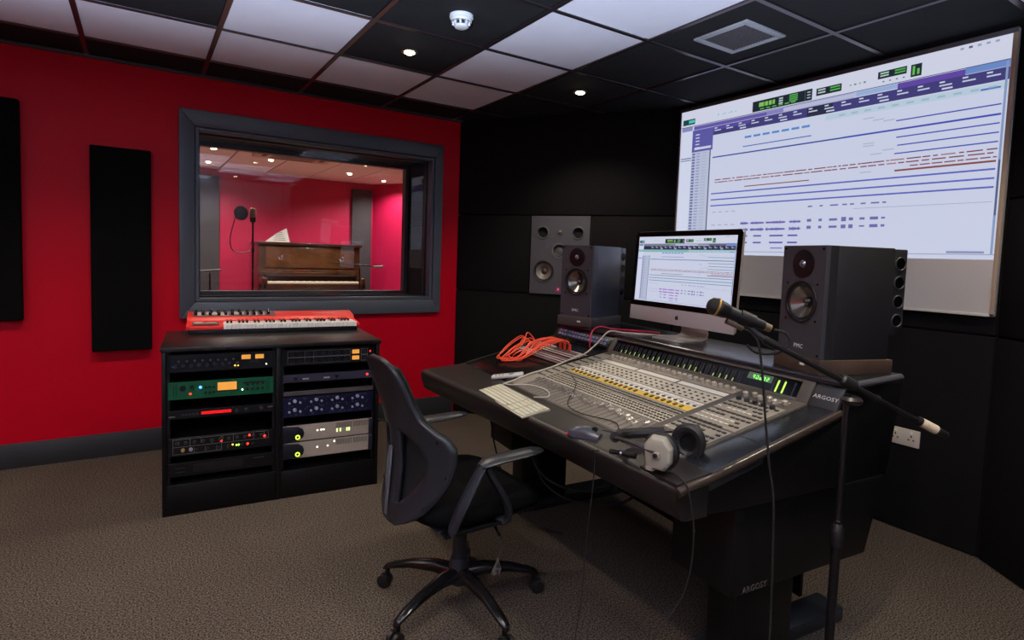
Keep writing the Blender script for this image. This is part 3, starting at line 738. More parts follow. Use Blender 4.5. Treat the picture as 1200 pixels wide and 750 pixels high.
# L4
u = Unit('voice_processor', 'black rack unit covered in white-outlined knobs and red lights', LX, 0.290, 0.092, M_f3)
seg_ = [(0.02,0.046,0.45,0.046),(0.02,0.084,0.45,0.084),(0.02,0.010,0.02,0.084),(0.232,0.010,0.232,0.084),(0.45,0.046,0.45,0.084),(0.02,0.010,0.23,0.010)]
for k in range(9): seg_.append((0.045+k*0.048,0.046 if k%2 else 0.058,0.045+k*0.048,0.084 if k%3 else 0.072))
for k in range(6): seg_.append((0.06+k*0.05,0.012,0.06+k*0.05,0.036))
u.lines(seg_, mat('print_grey',(150,150,150),0.6))
for k in range(11): u.knob(0.036+k*0.038,0.066,0.008,0.012,M_dgrey)
for k in range(6): u.knob(0.118+k*0.052,0.026,0.007,0.012,M_black)
u.knob(0.062,0.030,0.009,0.012,mat('brass_knob',(200,164,96),0.4,0.4)); u.knob(0.096,0.030,0.009,0.012,mat('silver_knob',(180,180,180),0.3,0.5))
for (x,z) in ((0.150,0.068),(0.230,0.057),(0.360,0.070),(0.432,0.058),(0.352,0.026)): u.led(x,z,RED,0.0055,5)
u.led(0.282,0.030,AMB,0.004); u.led(0.300,0.026,GRN,0.004); u.led(0.310,0.026,GRN,0.004)
# L5
u = Unit('power_conditioner', 'plain dark rack unit at the bottom of the left column', LX, 0.186, 0.070, M_f3)
u.plate('centre_plate', 0.105,0.33,0.016,0.056,mat('smoked_plate',(30,29,31),0.3))
u.lines([(0.160,0.040,0.188,0.040),(0.160,0.030,0.190,0.030),(0.240,0.030,0.262,0.030),(0.03,0.044,0.07,0.044),(0.03,0.024,0.07,0.024),(0.38,0.052,0.43,0.050)], M_dim)
# R1
u = Unit('stereo_equaliser', 'black rack unit with white outlines and two stacked amber meters', RXX, 0.706, 0.089, M_f3)
sg = []
for z0 in (0.012, 0.046):
    for (x0,x1) in ((0.020,0.105),(0.105,0.150),(0.150,0.345)): sg += [(x0,z0,x1,z0),(x0,z0+0.032,x1,z0+0.032),(x0,z0,x0,z0+0.032),(x1,z0,x1,z0+0.032)]
    sg += [(0.405,z0,0.44,z0),(0.405,z0+0.030,0.44,z0+0.030),(0.405,z0,0.405,z0+0.030),(0.44,z0,0.44,z0+0.030)]
u.lines(sg, mat('print_grey',(150,150,150),0.6))
for z0 in (0.028, 0.062):
    for k in range(8): u.knob(0.042+k*0.039,z0,0.010,0.013,M_black)
    u.plate('meter', 0.355,0.394,z0-0.010,z0+0.012,M_meter); u.knob(0.423,z0,0.008,0.010,M_dgrey)
u.led(0.455,0.062,RED,0.004)
# R2
u = Unit('preamplifier', 'slim grey-violet rack unit with a red power light', RXX, 0.616, 0.045, M_f4)
u.knob(0.060,0.022,0.010,0.012,M_black); u.knob(0.274,0.022,0.010,0.012,M_black)
u.plate('label_strip',0.096,0.128,0.014,0.022,M_ink); u.plate('label_strip',0.204,0.236,0.014,0.022,M_ink); u.led(0.440,0.022,RED,0.006,6)
# R3/R4
u = Unit('rack_shelf_unit', 'narrow grey-brown fascia strip above the blue rack unit', RXX, 0.545, 0.026, mat('taupe_strip',(92,84,80),0.5))
u.lines([(0.03,0.004,0.44,0.004)], M_dim)
u = Unit('blue_microphone_preamp', 'navy rack unit with two rows of silver knobs', RXX, 0.430, 0.110, M_f5)
for z0 in (0.030, 0.078):
    for k in range(16):
        big = k % 4 == 1
        u.knob(0.030+k*0.0275, z0+0.010*(k%2), 0.0095 if big else 0.006, 0.012, mat('steel_knob',(196,202,216),0.3,0.3) if big or k % 2 == 0 else M_black)
dots = MB()
rr = random.Random(3)
for k in range(60): dots.box(rr.uniform(0.02,0.455),-0.0003,rr.choice((0.014,0.052,0.060,0.098)),0.003,0.0006,0.003)
d_ = dots.build('panel_marks', mat('pale_blue_print',(150,160,200),0.6), u.t, smooth=False); d_['kind'] = 'stuff'
# R5, R6: silver converters
for q, z in enumerate((0.297, 0.204)):
    u = Unit('silver_converter', ('upper' if q == 0 else 'lower')+' of the two silver rack units with dark rounded left ends', RXX, z, 0.088, M_f6, w=0.474)
    e = MB(); poly = [(0.0,0.0),(0.075,0.006),(0.100,0.022),(0.106,0.044),(0.100,0.066),(0.075,0.082),(0.0,0.088)]
    poly = [(p[0], p[1]*0.96+0.0015) for p in poly]
    e.prism(poly, -0.004, 0.012, RF); e.build('dark_end', mat('blue_black_plastic',(24,27,38),0.35), u.t, bevel=0.003)
    MB().bx(0.452,0.474,-0.010,0.0,0.001,0.087).build('end_cap', mat('blue_black_plastic2',(36,39,54),0.4), u.t, bevel=0.003)
    MB().tube([(0.072+0.010*math.cos(k*PI/6),-0.013,0.026+0.010*math.sin(k*PI/6)) for k in range(12)],0.0022,6,closed=True,smooth=0).build('power_ring', led((210,255,60),3.0), u.t)
    MB().lathe([(0.0075,0),(0.0075,0.003),(0,0.004)],14,T(0.072,-0.011,0.026) @ RF).build('power_button', M_dgrey, u.t)
    vents = MB()
    for k in range(26):
        x = 0.275+k*0.0068
        if abs(k-13) < 1: continue
        vents.box(x,-0.0004,0.066,0.002,0.0012,0.030)
    v_ = vents.build('vent_slots', M_dgrey, u.t, smooth=False); v_['kind'] = 'stuff'
    for x, z0 in (((0.175,0.050),(0.195,0.051),(0.208,0.051)) if q == 0 else ((0.175,0.050),(0.230,0.051),(0.265,0.072))): u.led(x,z0,WHT,0.0035,3)
    if q == 0:
        for x in (0.279,0.297,0.333,0.345): u.plate('level_light', x-0.003,x+0.003,0.030,0.048,led((220,255,150),2.0))
# cabinet cable at the right side
o = MB().tube([(2.03,-0.93,0.30),(2.12,-0.95,0.285),(2.25,-1.02,0.20),(2.42,-1.2,0.06),(2.6,-1.35,0.008)],0.006,8).build('rack_cable', M_rubber); tag(o, 'black cable leaving the right side of the equipment rack', 'cable')

# red stage keyboard on the rack
SY0 = Vector((1.063,-0.700)); SYA = R(-5.0)
sy = thing('stage_keyboard', 'bright red stage keyboard lying on top of the equipment rack', 'keyboard instrument', (SY0.x, SY0.y, RZT), SYA)
M_nord = mat('red_lacquer', (226,52,44), 0.4)
SWD, SD = 0.945, 0.305
MB().bx(0.012,SWD-0.012,0.008,SD-0.01,0.0,0.026).build('under_body', M_black, sy, bevel=0.004)
MB().prism([(0.0,0.026),(0.0,0.048),(0.15,0.058),(0.17,0.080),(SD,0.098),(SD,0.026)],0.0,0.018, Matrix(((0,0,1,0),(1,0,0,0),(0,1,0,0),(0,0,0,1)))).build('end_cheek', M_nord, sy, bevel=0.004)
MB().prism([(0.0,0.026),(0.0,0.048),(0.15,0.058),(0.17,0.080),(SD,0.098),(SD,0.026)],SWD-0.018,SWD, Matrix(((0,0,1,0),(1,0,0,0),(0,1,0,0),(0,0,0,1)))).build('end_cheek', M_nord, sy, bevel=0.004)
YZ = Matrix(((0,0,1,0),(1,0,0,0),(0,1,0,0),(0,0,0,1)))
KX0 = 0.185
MB().prism([(0.150,0.026),(0.150,0.060),(0.166,0.080),(SD,0.097),(SD,0.026)],0.018,SWD-0.018, YZ).build('control_panel', M_nord, sy, bevel=0.002)
MB().prism([(0.0,0.026),(0.0,0.047),(0.150,0.056),(0.150,0.026)],0.018,KX0, YZ).build('wheel_block', M_nord, sy, bevel=0.002)
MB().bx(KX0,SWD-0.018,0.006,0.15,0.018,0.026).build('key_slip', M_black, sy, bevel=0.002)
nk = 36; kw = (SWD-0.018-KX0)/nk
wk = MB().bx(0.0005,kw-0.0005,0.0,0.148,0.0265,0.055).mesh('white_key', mat('key_white',(232,232,228),0.35), bevel=0.0015, seg=1)
bkm = MB().bx(-0.0055,0.0055,0.050,0.148,0.055,0.068).mesh('black_key', M_black_g, bevel=0.002, seg=1)
for k in range(nk):
    link('white_key', wk, sy, (KX0+k*kw, 0, 0))
    if k and k % 7 not in (0, 3): link('black_key', bkm, sy, (KX0+k*kw, 0, 0))
PAN = T(0,0.170,0.0812) @ RX(math.atan2(0.0168,0.135))
MB(PAN).bx(0.030,0.475,0.006,0.128,0.0,0.0012).build('grey_panel', mat('panel_grey_brown',(104,86,84),0.5), sy)
lg = MB(PAN)
for (x0,x1,y0,y1) in ((0.045,0.085,0.03,0.11),(0.10,0.16,0.05,0.11),(0.175,0.215,0.02,0.10),(0.235,0.30,0.05,0.11),(0.32,0.335,0.02,0.11),(0.36,0.375,0.02,0.11),(0.40,0.415,0.02,0.11)): lg.bx(x0,x1,y0,y1,0.0012,0.0022)
lg.build('label_fields', mat('panel_white',(196,188,180),0.5), sy)
kb = MB().lathe([(0.009,0),(0.008,0.016),(0.006,0.019),(0,0.019)],12).mesh('knob', M_black_g)
rr = random.Random(9)
for k in range(22):
    link('knob', kb, sy, m=PAN @ T(0.045+(k%11)*0.039+rr.uniform(-0.004,0.004), 0.035+(k//11)*0.055+rr.uniform(-0.006,0.006), 0.0022))
sl = MB(PAN)
for k in range(5): sl.bx(0.70+k*0.028,0.722+k*0.028,0.060,0.068,0.0004,0.0012)
sl.build('maker_mark', mat('pale_pink_print',(236,190,180),0.5), sy)
MB().lathe([(0.026,0),(0.026,0.008),(0.0,0.010)],20,T(0.06,0.08,0.051)).build('pitch_stick_base', mat('panel_white',(196,188,180),0.5), sy)
MB().bx(0.03,0.165,0.012,0.125,0.0525,0.0555).build('wheel_panel', mat('panel_grey_brown',(104,86,84),0.5), sy, bevel=0.001)
MB().bx(0.10,0.15,0.03,0.09,0.0556,0.060).build('modulation_stone', mat('stone_grey',(150,140,132),0.6), sy, bevel=0.004)
# ------------------------------------------------------------------ the mixing desk furniture
desk = thing('studio_desk', 'large black studio desk with padded front edge and raised shelf', 'desk', (DL.x, DL.y, 0), DTH)
M_arm = mat('black_armrest_vinyl', (30,26,25), 0.38, noise=(14,0.10), bump=(180,0.10))
M_deck = mat('black_deck_laminate', (22,25,31), 0.27, noise=(18,0.08), spec=1.0)
M_body = mat('desk_black', (10,10,11), 0.45, noise=(10,0.1), spec=0.3)
M_edge = mat('dark_edge_moulding', (56,47,42), 0.26)
AF = [(0.0,-0.13),(0.30,-0.104),(0.57,-0.076),(1.05,-0.031),(1.41,-0.013),(1.65,0.0)]
def front_d(a):
    for (a0,d0),(a1,d1) in zip(AF, AF[1:]):
        if a <= a1: return d0+(d1-d0)*(a-a0)/(a1-a0)
    return AF[-1][1]
def left_a(d): return -0.085*max(d+0.13,0)/0.8
def right_a(d): return 1.65-0.02*max(d-0.1,0)/0.6
# armrest: rounded nose lofted along the front
rows = []
n = 33
for i in range(n):
    s_ = i/(n-1); fd = front_d(1.65*s_)
    prof = [(0.118,0.757),(fd+0.030,0.7425),(fd+0.012,0.739),(fd+0.002,0.731),(fd,0.720),(fd+0.004,0.700),(fd+0.018,0.655),(fd+0.026,0.644),(fd+0.04,0.640),(0.118,0.640)]
    row = []
    for (d, z) in prof:
        a0 = left_a(d) if d > fd+0.02 else 0.0
        row.append((a0+(1.65-a0)*s_, d, z))
    rows.append(row)
MB().loft(rows).build('armrest', M_arm, desk, bevel=0.0, angle=50)
# sloping decks left and right of the console
CA0, CA1 = 0.455, 1.535
def slope_slab(name, a0f, a1f, d0, d1, th, material, up=0.0, bevel=0.003, parent=desk):
    r0 = [(a0f(d0),d0,surf_z(d0)+up),(a1f(d0),d0,surf_z(d0)+up),(a1f(d0),d0,surf_z(d0)+up-th),(a0f(d0),d0,surf_z(d0)+up-th)]
    r1 = [(a0f(d1),d1,surf_z(d1)+up),(a1f(d1),d1,surf_z(d1)+up),(a1f(d1),d1,surf_z(d1)+up-th),(a0f(d1),d1,surf_z(d1)+up-th)]
    return MB().loft([r0,r1]).build(name, material, parent, bevel=bevel)
slope_slab('right_deck', lambda d: CA1+0.002, right_a, 0.121, 0.70, 0.05, M_deck)
slope_slab('left_deck', left_a, lambda d: CA0-0.002, 0.121, 0.70, 0.05, M_deck, up=-0.004)
slope_slab('deck_seam', lambda d: CA1+0.004, lambda d: right_a(d)-0.004, 0.352, 0.355, 0.004, M_joint, up=0.0004, bevel=0)
# rounded side mouldings
pts = [(1.652,0.004,0.724)]+[(right_a(d)+0.002,d,surf_z(d)-0.012) for d in (0.06,0.14,0.3,0.45,0.6,0.70)]
MB().tube(pts,0.0135,12).build('side_moulding', M_edge, desk)
pts = [(left_a(d)-0.002,d,surf_z(d)-0.010) for d in (0.0,0.12,0.3,0.45,0.6,0.70)]
MB().tube(pts,0.012,12).build('side_moulding', M_body, desk)
# left bay frame
for (a0,a1) in ((0.0,0.012),): pass
slope_slab('bay_frame', lambda d: left_a(d)+0.002, lambda d: left_a(d)+0.020, 0.125, 0.69, 0.012, M_body, up=0.006)
slope_slab('bay_frame', lambda d: CA0-0.014, lambda d: CA0-0.003, 0.125, 0.69, 0.012, M_body, up=0.008)
slope_slab('bay_blank', lambda d: left_a(d)+0.022, lambda d: CA0-0.016, 0.128, 0.355, 0.006, mat('bay_gloss_black',(20,17,17),0.2), up=0.0005)
slope_slab('bay_blank', lambda d: left_a(d)+0.022, lambda d: CA0-0.016, 0.360, 0.40, 0.006, mat('bay_gloss_black',(20,17,17),0.2), up=0.0005)
# bridge: sides, top shelf, ARGOSY fascia
FD0, FZ0, FD1, FZ1 = 0.68, 0.868, 0.725, 0.945
FANG = math.atan2(FZ1-FZ0, FD1-FD0); FLEN = math.hypot(FZ1-FZ0, FD1-FD0)
M_face = T(0,FD0,FZ0) @ RX(FANG)          # X along desk, Y up the bridge face, Z out of it
SHZ = 0.960
AL, AR = -0.075, 1.632
shelf = MB()
prof = [(0.712,SHZ-0.004),(0.718,SHZ),(1.075,SHZ),(1.080,SHZ-0.004),(1.080,SHZ-0.022),(0.722,SHZ-0.022),(0.712,SHZ-0.016)]
shelf.loft([[(AL-0.012,d,z) for d,z in prof],[(AR,d,z) for d,z in prof[:2]]+[(AR-0.035,d,z) for d,z in prof[2:5]]+[(AR,d,z) for d,z in prof[5:]]])
shelf.build('top_shelf', mat('shelf_laminate',(24,27,33),0.25,noise=(15,0.06),spec=0.9), desk, bevel=0.002)
MB().tube([(AR+0.006,0.73,SHZ-0.012),(AR-0.010,0.9,SHZ-0.012),(AR-0.026,1.075,SHZ-0.012)],0.012,10).build('shelf_moulding', mat('grey_edge_moulding',(78,78,82),0.3), desk)
MB(M_face).bx(CA1+0.002,AR,0.0,FLEN,-0.012,0.0).build('bridge_fascia', mat('charcoal_fascia',(46,46,49),0.45), desk, bevel=0.002)
lettering('ARGOSY', 0.0185, M_face @ T(1.5835,0.036,0.0006) @ Matrix.Diagonal((1.16,1,1,1)), mat('argosy_print',(206,206,206),0.5), desk, 1.05)
YZm = Matrix(((0,0,1,0),(1,0,0,0),(0,1,0,0),(0,0,0,1)))    # (d, z, a) -> (a, d, z)
MB().prism([(0.685,0.862),(0.728,0.938),(1.045,0.938),(0.99,0.70),(0.72,0.70)],AL-0.008,AL+0.012, YZm).build('bridge_end', M_body, desk, bevel=0.003)
MB().prism([(0.70,0.86),(0.735,0.936),(1.06,0.936),(1.00,0.62),(0.70,0.62)],AR-0.028,AR-0.008, YZm).build('bridge_end', M_body, desk, bevel=0.003)
MB().bx(AL+0.013,AR-0.030,1.02,1.035,0.60,0.936).build('back_panel', M_body, desk)
MB().prism([(0.70,0.69),(0.76,0.70),(0.79,0.936),(0.775,0.936)],CA0-0.01,CA0+0.0, YZm).build('bay_divider', M_body, desk)
# body below the deck
MB().prism([(0.121,0.638),(0.121,0.704),(0.70,0.815),(0.70,0.62)],0.0,1.60, YZm).build('under_tray', M_body, desk)
def pedestal(a0, a1, mirror=False):
    prof = [(0.255,0.36),(0.255,0.637),(0.70,0.619),(0.985,0.619),(0.90,0.36)]
    p = MB().prism(prof,a0,a1,YZm).build('pedestal', M_body, desk, bevel=0.005)
    MB().bx((a0+a1)/2-0.055,(a0+a1)/2+0.055,0.36,0.63,0.03,0.36).build('leg', M_body, desk, bevel=0.004)
    MB().bx((a0+a1)/2-0.06+(0.0 if a0 < 1 else -0.065),(a0+a1)/2+0.06+(0.0 if a0 < 1 else -0.075),0.34,1.04,0.0,0.055).build('foot', mat('blue_grey_foot',(34,38,44),0.35), desk, bevel=0.008)
    return p
pedestal(1.385, 1.628); pedestal(0.03, 0.27)
MB().prism([(0.03,0.645),(0.03,0.735),(0.12,0.752),(0.68,0.862),(0.74,0.86),(0.74,0.625),(0.255,0.632)],1.630,1.642,YZm).build('side_panel', M_body, desk, bevel=0.003)
MB().bx(0.271,1.384,0.93,0.945,0.06,0.60).build('modesty_light_block', M_body, desk)  # panel carried down low to block light from behind the desk
lettering('ARGOSY', 0.026, Matrix(((0,0,1,1.6288),(1,0,0,0.355),(0,1,0,0.372),(0,0,0,1))), mat('argosy_dim',(86,82,80),0.5), desk, 1.05)
MB().lathe([(0.006,0),(0.006,0.003),(0,0.004)],10,T(1.48,0.2549,0.50) @ RX(PI/2)).build('lock', M_chrome, desk)
# notch pad end at right of armrest
MB().loft([[(1.50,0.006,0.7455),(1.648,0.004,0.7455),(1.648,0.004,0.735),(1.50,0.006,0.735)],[(1.50,0.128,0.7645),(1.655,0.124,0.7635),(1.655,0.124,0.75),(1.50,0.128,0.75)]]).build('armrest_end', M_arm, desk, bevel=0.003)

# ------------------------------------------------------------------ patch bays in the left bay
def bay_slab(parent_loc=None): pass
ANG = math.atan(0.1982)
def deck_thing(name, label, cat, a, d, up=0.0, group=None, rz=0.0):
    o = thing(name, label, cat, G(a,d,surf_z(d)+up), 0, group)
    mtx = Matrix.Translation(G(a,d,surf_z(d)+up)) @ RZ(DTH) @ RX(ANG if d >= 0.12 else math.atan(0.14)) @ RZ(rz)
    o.rotation_euler = mtx.to_euler()
    return o
M_pale = mat('patch_label_strip', (206,200,190), 0.6); M_pinks = mat('patch_pink_strip',(150,100,104),0.6); M_hole = mat('jack_hole',(8,8,8),0.6)
hole_me = MB().lathe([(0.0042,0),(0.0042,0.0012),(0.0026,0.0016),(0.0022,0.0002),(0,0.0002)],8).mesh('jack', M_chrome)
for q, (d0, lab) in enumerate(((0.412,'front patch bay with white label strips in the desk recess'),(0.502,'rear patch bay with white label strips below the blue jack row'))):
    t = deck_thing('patch_bay', lab, 'patch bay', -0.045, d0, -0.0032, 'flush patch bays')
    MB().bx(0,0.480,0,0.086,0,0.005).build('panel', M_black_s, t, bevel=0.001)
    for k, y in enumerate((0.012,0.034,0.056,0.076)):
        MB().bx(0.012,0.468,y-0.004,y+0.004,0.005,0.0058).build('label_strip', M_pale if (k+q) % 3 else M_pinks, t)
    js = MB()
    for k in range(24):
        for y in (0.023,0.066): js.lathe([(0.0042,0),(0.0042,0.0012),(0.0024,0.0012),(0.0024,0.0002),(0,0.0002)],8,T(0.018+k*0.0193,y,0.005))
    j = js.build('jack_row', M_dgrey, t); j['kind'] = 'stuff'
# rack unit standing in the bridge above the left bay
t = thing('jack_panel', 'upright rack panel with a blue and pink row of jacks under the left speaker', 'patch bay', G(-0.058,0,0), DTH)
q = T(0,FD0,FZ0) @ RX(FANG)
MB(q).bx(0,0.506,0.002,FLEN-0.002,-0.16,0.0).build('housing', M_black_s, t, bevel=0.003)
MB(q).bx(0.012,0.494,0.026,0.066,0.0,0.003).build('front_panel', mat('jack_panel_black',(20,20,26),0.4), t, bevel=0.001)
jf = MB().bx(-0.0085,0.0085,-0.006,0.006,0,0.0016).mesh('jack_frame', mat('pale_blue_frame',(146,164,206),0.5))
jp = MB().bx(-0.0085,0.0085,-0.006,0.006,0,0.0016).mesh('jack_frame', mat('pink_frame',(214,110,150),0.5))
jh = MB().lathe([(0.0,0.0),(0.0044,0.0),(0.0044,0.0008),(0.0,0.0008)],10).mesh('jack_hole', M_hole)
for k in range(16):
    for r_ in range(2):
        x, y = 0.040+k*0.0282, 0.036+r_*0.020
        f = link('jack_frame', jp if (k % 4 == 1 and r_ == 1) else jf, t, m=q @ T(x,y,0.003))
        link('jack_hole', jh, f, (0,0,0.0016))
MB(q).bx(0.016,0.49,0.006,0.020,0.0,0.002).build('blank_strip', M_black_g, t)
for x in (0.022,0.484):
    MB(q).lathe([(0.005,0.0),(0.004,0.002),(0,0.002)],10,T(x,0.046,0.003)).build('rack_screw', M_chrome, t)

# ------------------------------------------------------------------ mixing console
con = thing('mixing_console', 'wide beige and grey fader mixing console set into the desk', 'mixing console', G(CA0,0.11,0.7552), DTH)
CW = CA1-CA0
MS = RX(ANG)                                     # sloping control surface
LEN = 0.57/math.cos(ANG)
def yy(d): return (d-0.11)/math.cos(ANG)
def xx(a): return a-CA0
M_con = mat('taupe_console', (78,72,66), 0.5, noise=(40,0.04)); M_mod = mat('beige_module', (182,175,156), 0.5, noise=(40,0.04)); M_mod2 = mat('taupe_module', (138,131,118), 0.5, noise=(40,0.04))
M_key = mat('dark_key', (54,50,47), 0.5); M_keyl = mat('pale_key', (206,202,190), 0.45); M_yel = mat('yellow_key', (214,178,46), 0.45); M_scrib = mat('white_scribble_strip', (214,210,198), 0.5)
MB(MS).bx(0,CW,0,LEN,-0.035,0.004).build('control_surface', M_con, con, bevel=0.003)
CX0, PIT = 0.120, 0.0309
mods = [(CX0-0.016+k*8*PIT+0.002, CX0-0.016+(k+1)*8*PIT-0.002) for k in range(3)]
def plate(name, x0, x1, d0, d1, material, up=0.004, th=0.0015, bevel=0.0006):
    return MB(MS).bx(x0,x1,yy(d0),yy(d1),up,up+th).build(name, material, con, bevel=bevel, seg=1)
for (x0,x1) in mods:
    plate('fader_module', x0, x1, 0.118, 0.250, mat('fader_module_taupe',(112,105,95),0.5))
    plate('button_module', x0, x1, 0.256, 0.330, M_mod)
    plate('key_module', x0, x1, 0.334, 0.382, M_mod2)
    plate('upper_module', x0, x1, 0.470, 0.552, M_mod)
    plate('scribble_strip', x0+0.004, x1-0.004, 0.560, 0.588, M_scrib)
    plate('encoder_module', x0, x1, 0.596, 0.648, M_mod2)
plate('white_key_bed', mods[0][0], mods[2][1], 0.418, 0.464, M_scrib)
plate('yellow_key_bed', mods[0][0], mods[2][1], 0.384, 0.416, M_yel)
plate('left_module', 0.012, mods[0][0]-0.006, 0.125, 0.64, M_mod2)
sl = MB(MS); kd = MB(MS); kl = MB(MS)
for i in range(24):
    x = CX0+i*PIT
    sl.bx(x-0.0015,x+0.0015,yy(0.126),yy(0.244),0.0052,0.0060)
    for r_ in range(4):
        for c_ in (-0.007,0.007): kd.bx(x+c_-0.0042,x+c_+0.0042,yy(0.264+r_*0.0165),yy(0.264+r_*0.0165)+0.007,0.0055,0.0085)
    for r_ in range(2): kd.bx(x-0.0125,x+0.0125,yy(0.342+r_*0.018),yy(0.342+r_*0.018)+0.006,0.0055,0.0085)
    for r_ in range(3): kd.bx(x-0.007,x+0.003,yy(0.478+r_*0.024),yy(0.478+r_*0.024)+0.005,0.0055,0.0085)
    kl.bx(x-0.010,x+0.010,yy(0.440),yy(0.440)+0.012,0.0055,0.0090)
    kd.bx(x-0.006,x+0.006,yy(0.424),yy(0.424)+0.008,0.0055,0.0090)
    for k in range(10): sl.bx(x+0.005,x+0.008,yy(0.130+k*0.0115),yy(0.130+k*0.0115)+0.001,0.0055,0.0059)
for k in range(9):
    for c_ in range(3): kd.bx(0.022+c_*0.022,0.036+c_*0.022,yy(0.27+k*0.038),yy(0.27+k*0.038)+0.008,0.0055,0.0085)
# right hand section
RX0 = xx(1.325)
for k, (d0,d1) in enumerate(((0.135,0.235),(0.245,0.345),(0.355,0.46),(0.47,0.59))):
    plate('master_module', RX0+0.004, CW-0.012, d0, d1, M_mod2)
rr = random.Random(21)
for r_ in range(17):
    d0 = 0.142+r_*0.0262
    for c_ in range(9):
        if rr.random() < 0.14: continue
        x = RX0+0.012+c_*0.0205
        (kl if (r_ in (4,9,10,13) and c_ < 7) else kd).bx(x,x+0.014,yy(d0),yy(d0)+0.0075,0.0055,0.0088)
sl.build('fader_slots', M_black, con, smooth=False)['kind'] = 'stuff'
kd.build('dark_keys', M_key, con, smooth=False)['kind'] = 'stuff'
kl.build('pale_keys', M_keyl, con, smooth=False)['kind'] = 'stuff'
fc = MB().bx(-0.0075,0.0075,-0.012,0.012,0.0,0.010).bx(-0.0065,0.0065,-0.0105,-0.002,0.010,0.0135).bx(-0.0065,0.0065,0.002,0.0105,0.010,0.0135).mesh('fader_cap', mat('silver_fader_cap',(236,234,230),0.2,0.9), bevel=0.001, seg=1)
kn = MB().lathe([(0.0095,0),(0.009,0.014),(0.007,0.016),(0,0.016)],14).mesh('knob', mat('pale_knob',(190,182,168),0.32,0.4))
yk = MB().bx(-0.0055,0.0055,-0.0085,0.0085,0.0,0.005).mesh('select_key', mat('dark_olive_key',(70,62,40),0.4), bevel=0.001, seg=1)
FP = [0.215,0.218,0.222,0.221,0.205,0.204,0.216,0.218,0.206,0.208,0.200,0.212,0.204,0.196,0.198,0.214,0.222,0.212,0.218,0.206,0.210,0.196,0.188,0.214]
for i in range(24):
    x = CX0+i*PIT
    link('fader_cap', fc, con, m=MS @ T(x,yy(FP[i]),0.0056))
    link('knob', kn, con, m=MS @ T(x,yy(0.622),0.0056))
    if i % 8 != 7: link('select_key', yk, con, m=MS @ T(x,yy(0.398),0.0056))
for k in range(6): link('knob', kn, con, m=MS @ T(RX0+0.02+k*0.03,yy(0.612+0.012*(k%2)),0.005))
mk = MB().lathe([(0.010,0),(0.009,0.012),(0,0.013)],14).mesh('master_knob', M_dgrey)
for k in range(5): link('master_knob', mk, con, m=MS @ T(RX0+0.025+k*0.034,yy(0.572),0.0056))
MB(MS).lathe([(0.020,0),(0.020,0.012),(0.017,0.018),(0,0.018)],20,T(CW-0.045,yy(0.165),0.0056)).build('jog_wheel', M_black, con)
lettering('C|24', 0.026, MS @ T(CW-0.062,yy(0.640),0.0046), mat('c_print',(196,192,184),0.5), con)
# meter bridge
MF = T(0,FD0-0.11,FZ0-0.7552) @ RX(FANG)
fr = MB(MF)
fw = FLEN-0.003
fr.bx(0.0,0.030,0,fw,-0.03,0.006).bx(CW-0.045,CW,0,fw,-0.03,0.006).bx(0.030,CW-0.045,0,0.012,-0.03,0.006).bx(0.030,CW-0.045,fw-0.014,fw,-0.03,0.006)
fr.build('meter_frame', M_con, con, bevel=0.002)
MB(MF).bx(0.030,CW-0.045,0.012,fw-0.014,-0.03,-0.002).build('meter_window', mat('meter_black',(10,11,16),0.12), con)
seg_on = led((176,208,128),0.6); seg_off = mat('led_off',(42,48,62),0.4)
son = MB(MF); soff = MB(MF)
levels = {}
for i in range(24):
    x = 0.052+i*0.0318
    lev = {0:0,1:3,2:4,3:3,4:4,5:3,6:4,7:2,8:4,9:5,10:3,11:4,12:0,13:2,14:4,15:5,16:4,17:1,18:0,19:3,20:4,21:4,22:3,23:0}[i]
    for c_ in (-0.006,0.006):
        for k in range(10):
            (son if k < lev and c_ > 0 else soff).bx(x+c_-0.003,x+c_+0.003,0.016+k*0.0045,0.0185+k*0.0045,-0.002,-0.0012)
soff.build('unlit_segments', seg_off, con, smooth=False)['kind'] = 'stuff'
son.build('lit_segments', seg_on, con, smooth=False)['kind'] = 'stuff'
x0 = 0.052+24*0.0318
MB(MF).bx(x0,x0+0.105,0.042,fw-0.018,-0.002,-0.001).build('counter_display', mat('display_glass',(70,96,78),0.3,emit=0.3), con)
dg = MB(MF)
for k in range(5):
    bx_ = x0+0.022+k*0.015
    for (ax,ay,bx2,by2) in ((0,0,0.009,0.002),(0,0.008,0.009,0.010),(0,0,0.002,0.010),(0.007,0.0,0.009,0.010),(0,0.016,0.009,0.018),(0.007,0.009,0.009,0.018)):
        if (k*7+int(ay*1000)+int(ax*1000)) % 5: dg.bx(bx_+ax,bx_+bx2,0.045+ay*0.8,0.045+by2*0.8,-0.001,-0.0005)
dg.build('counter_digits', led((150,255,110),1.2), con)
for k in range(2): MB(MF).bx(x0+0.128+k*0.026,x0+0.134+k*0.026,0.016,0.060,-0.002,-0.001).build('master_meter', led((170,235,80),1.2), con)
off = MB(MF)
for k in range(3):
    for q_ in range(11): off.bx(x0+0.112+k*0.04,x0+0.118+k*0.04,0.014+q_*0.0048,0.017+q_*0.0048,-0.002,-0.0012)
off.build('unlit_master_segments', seg_off, con, smooth=False)['kind'] = 'stuff'
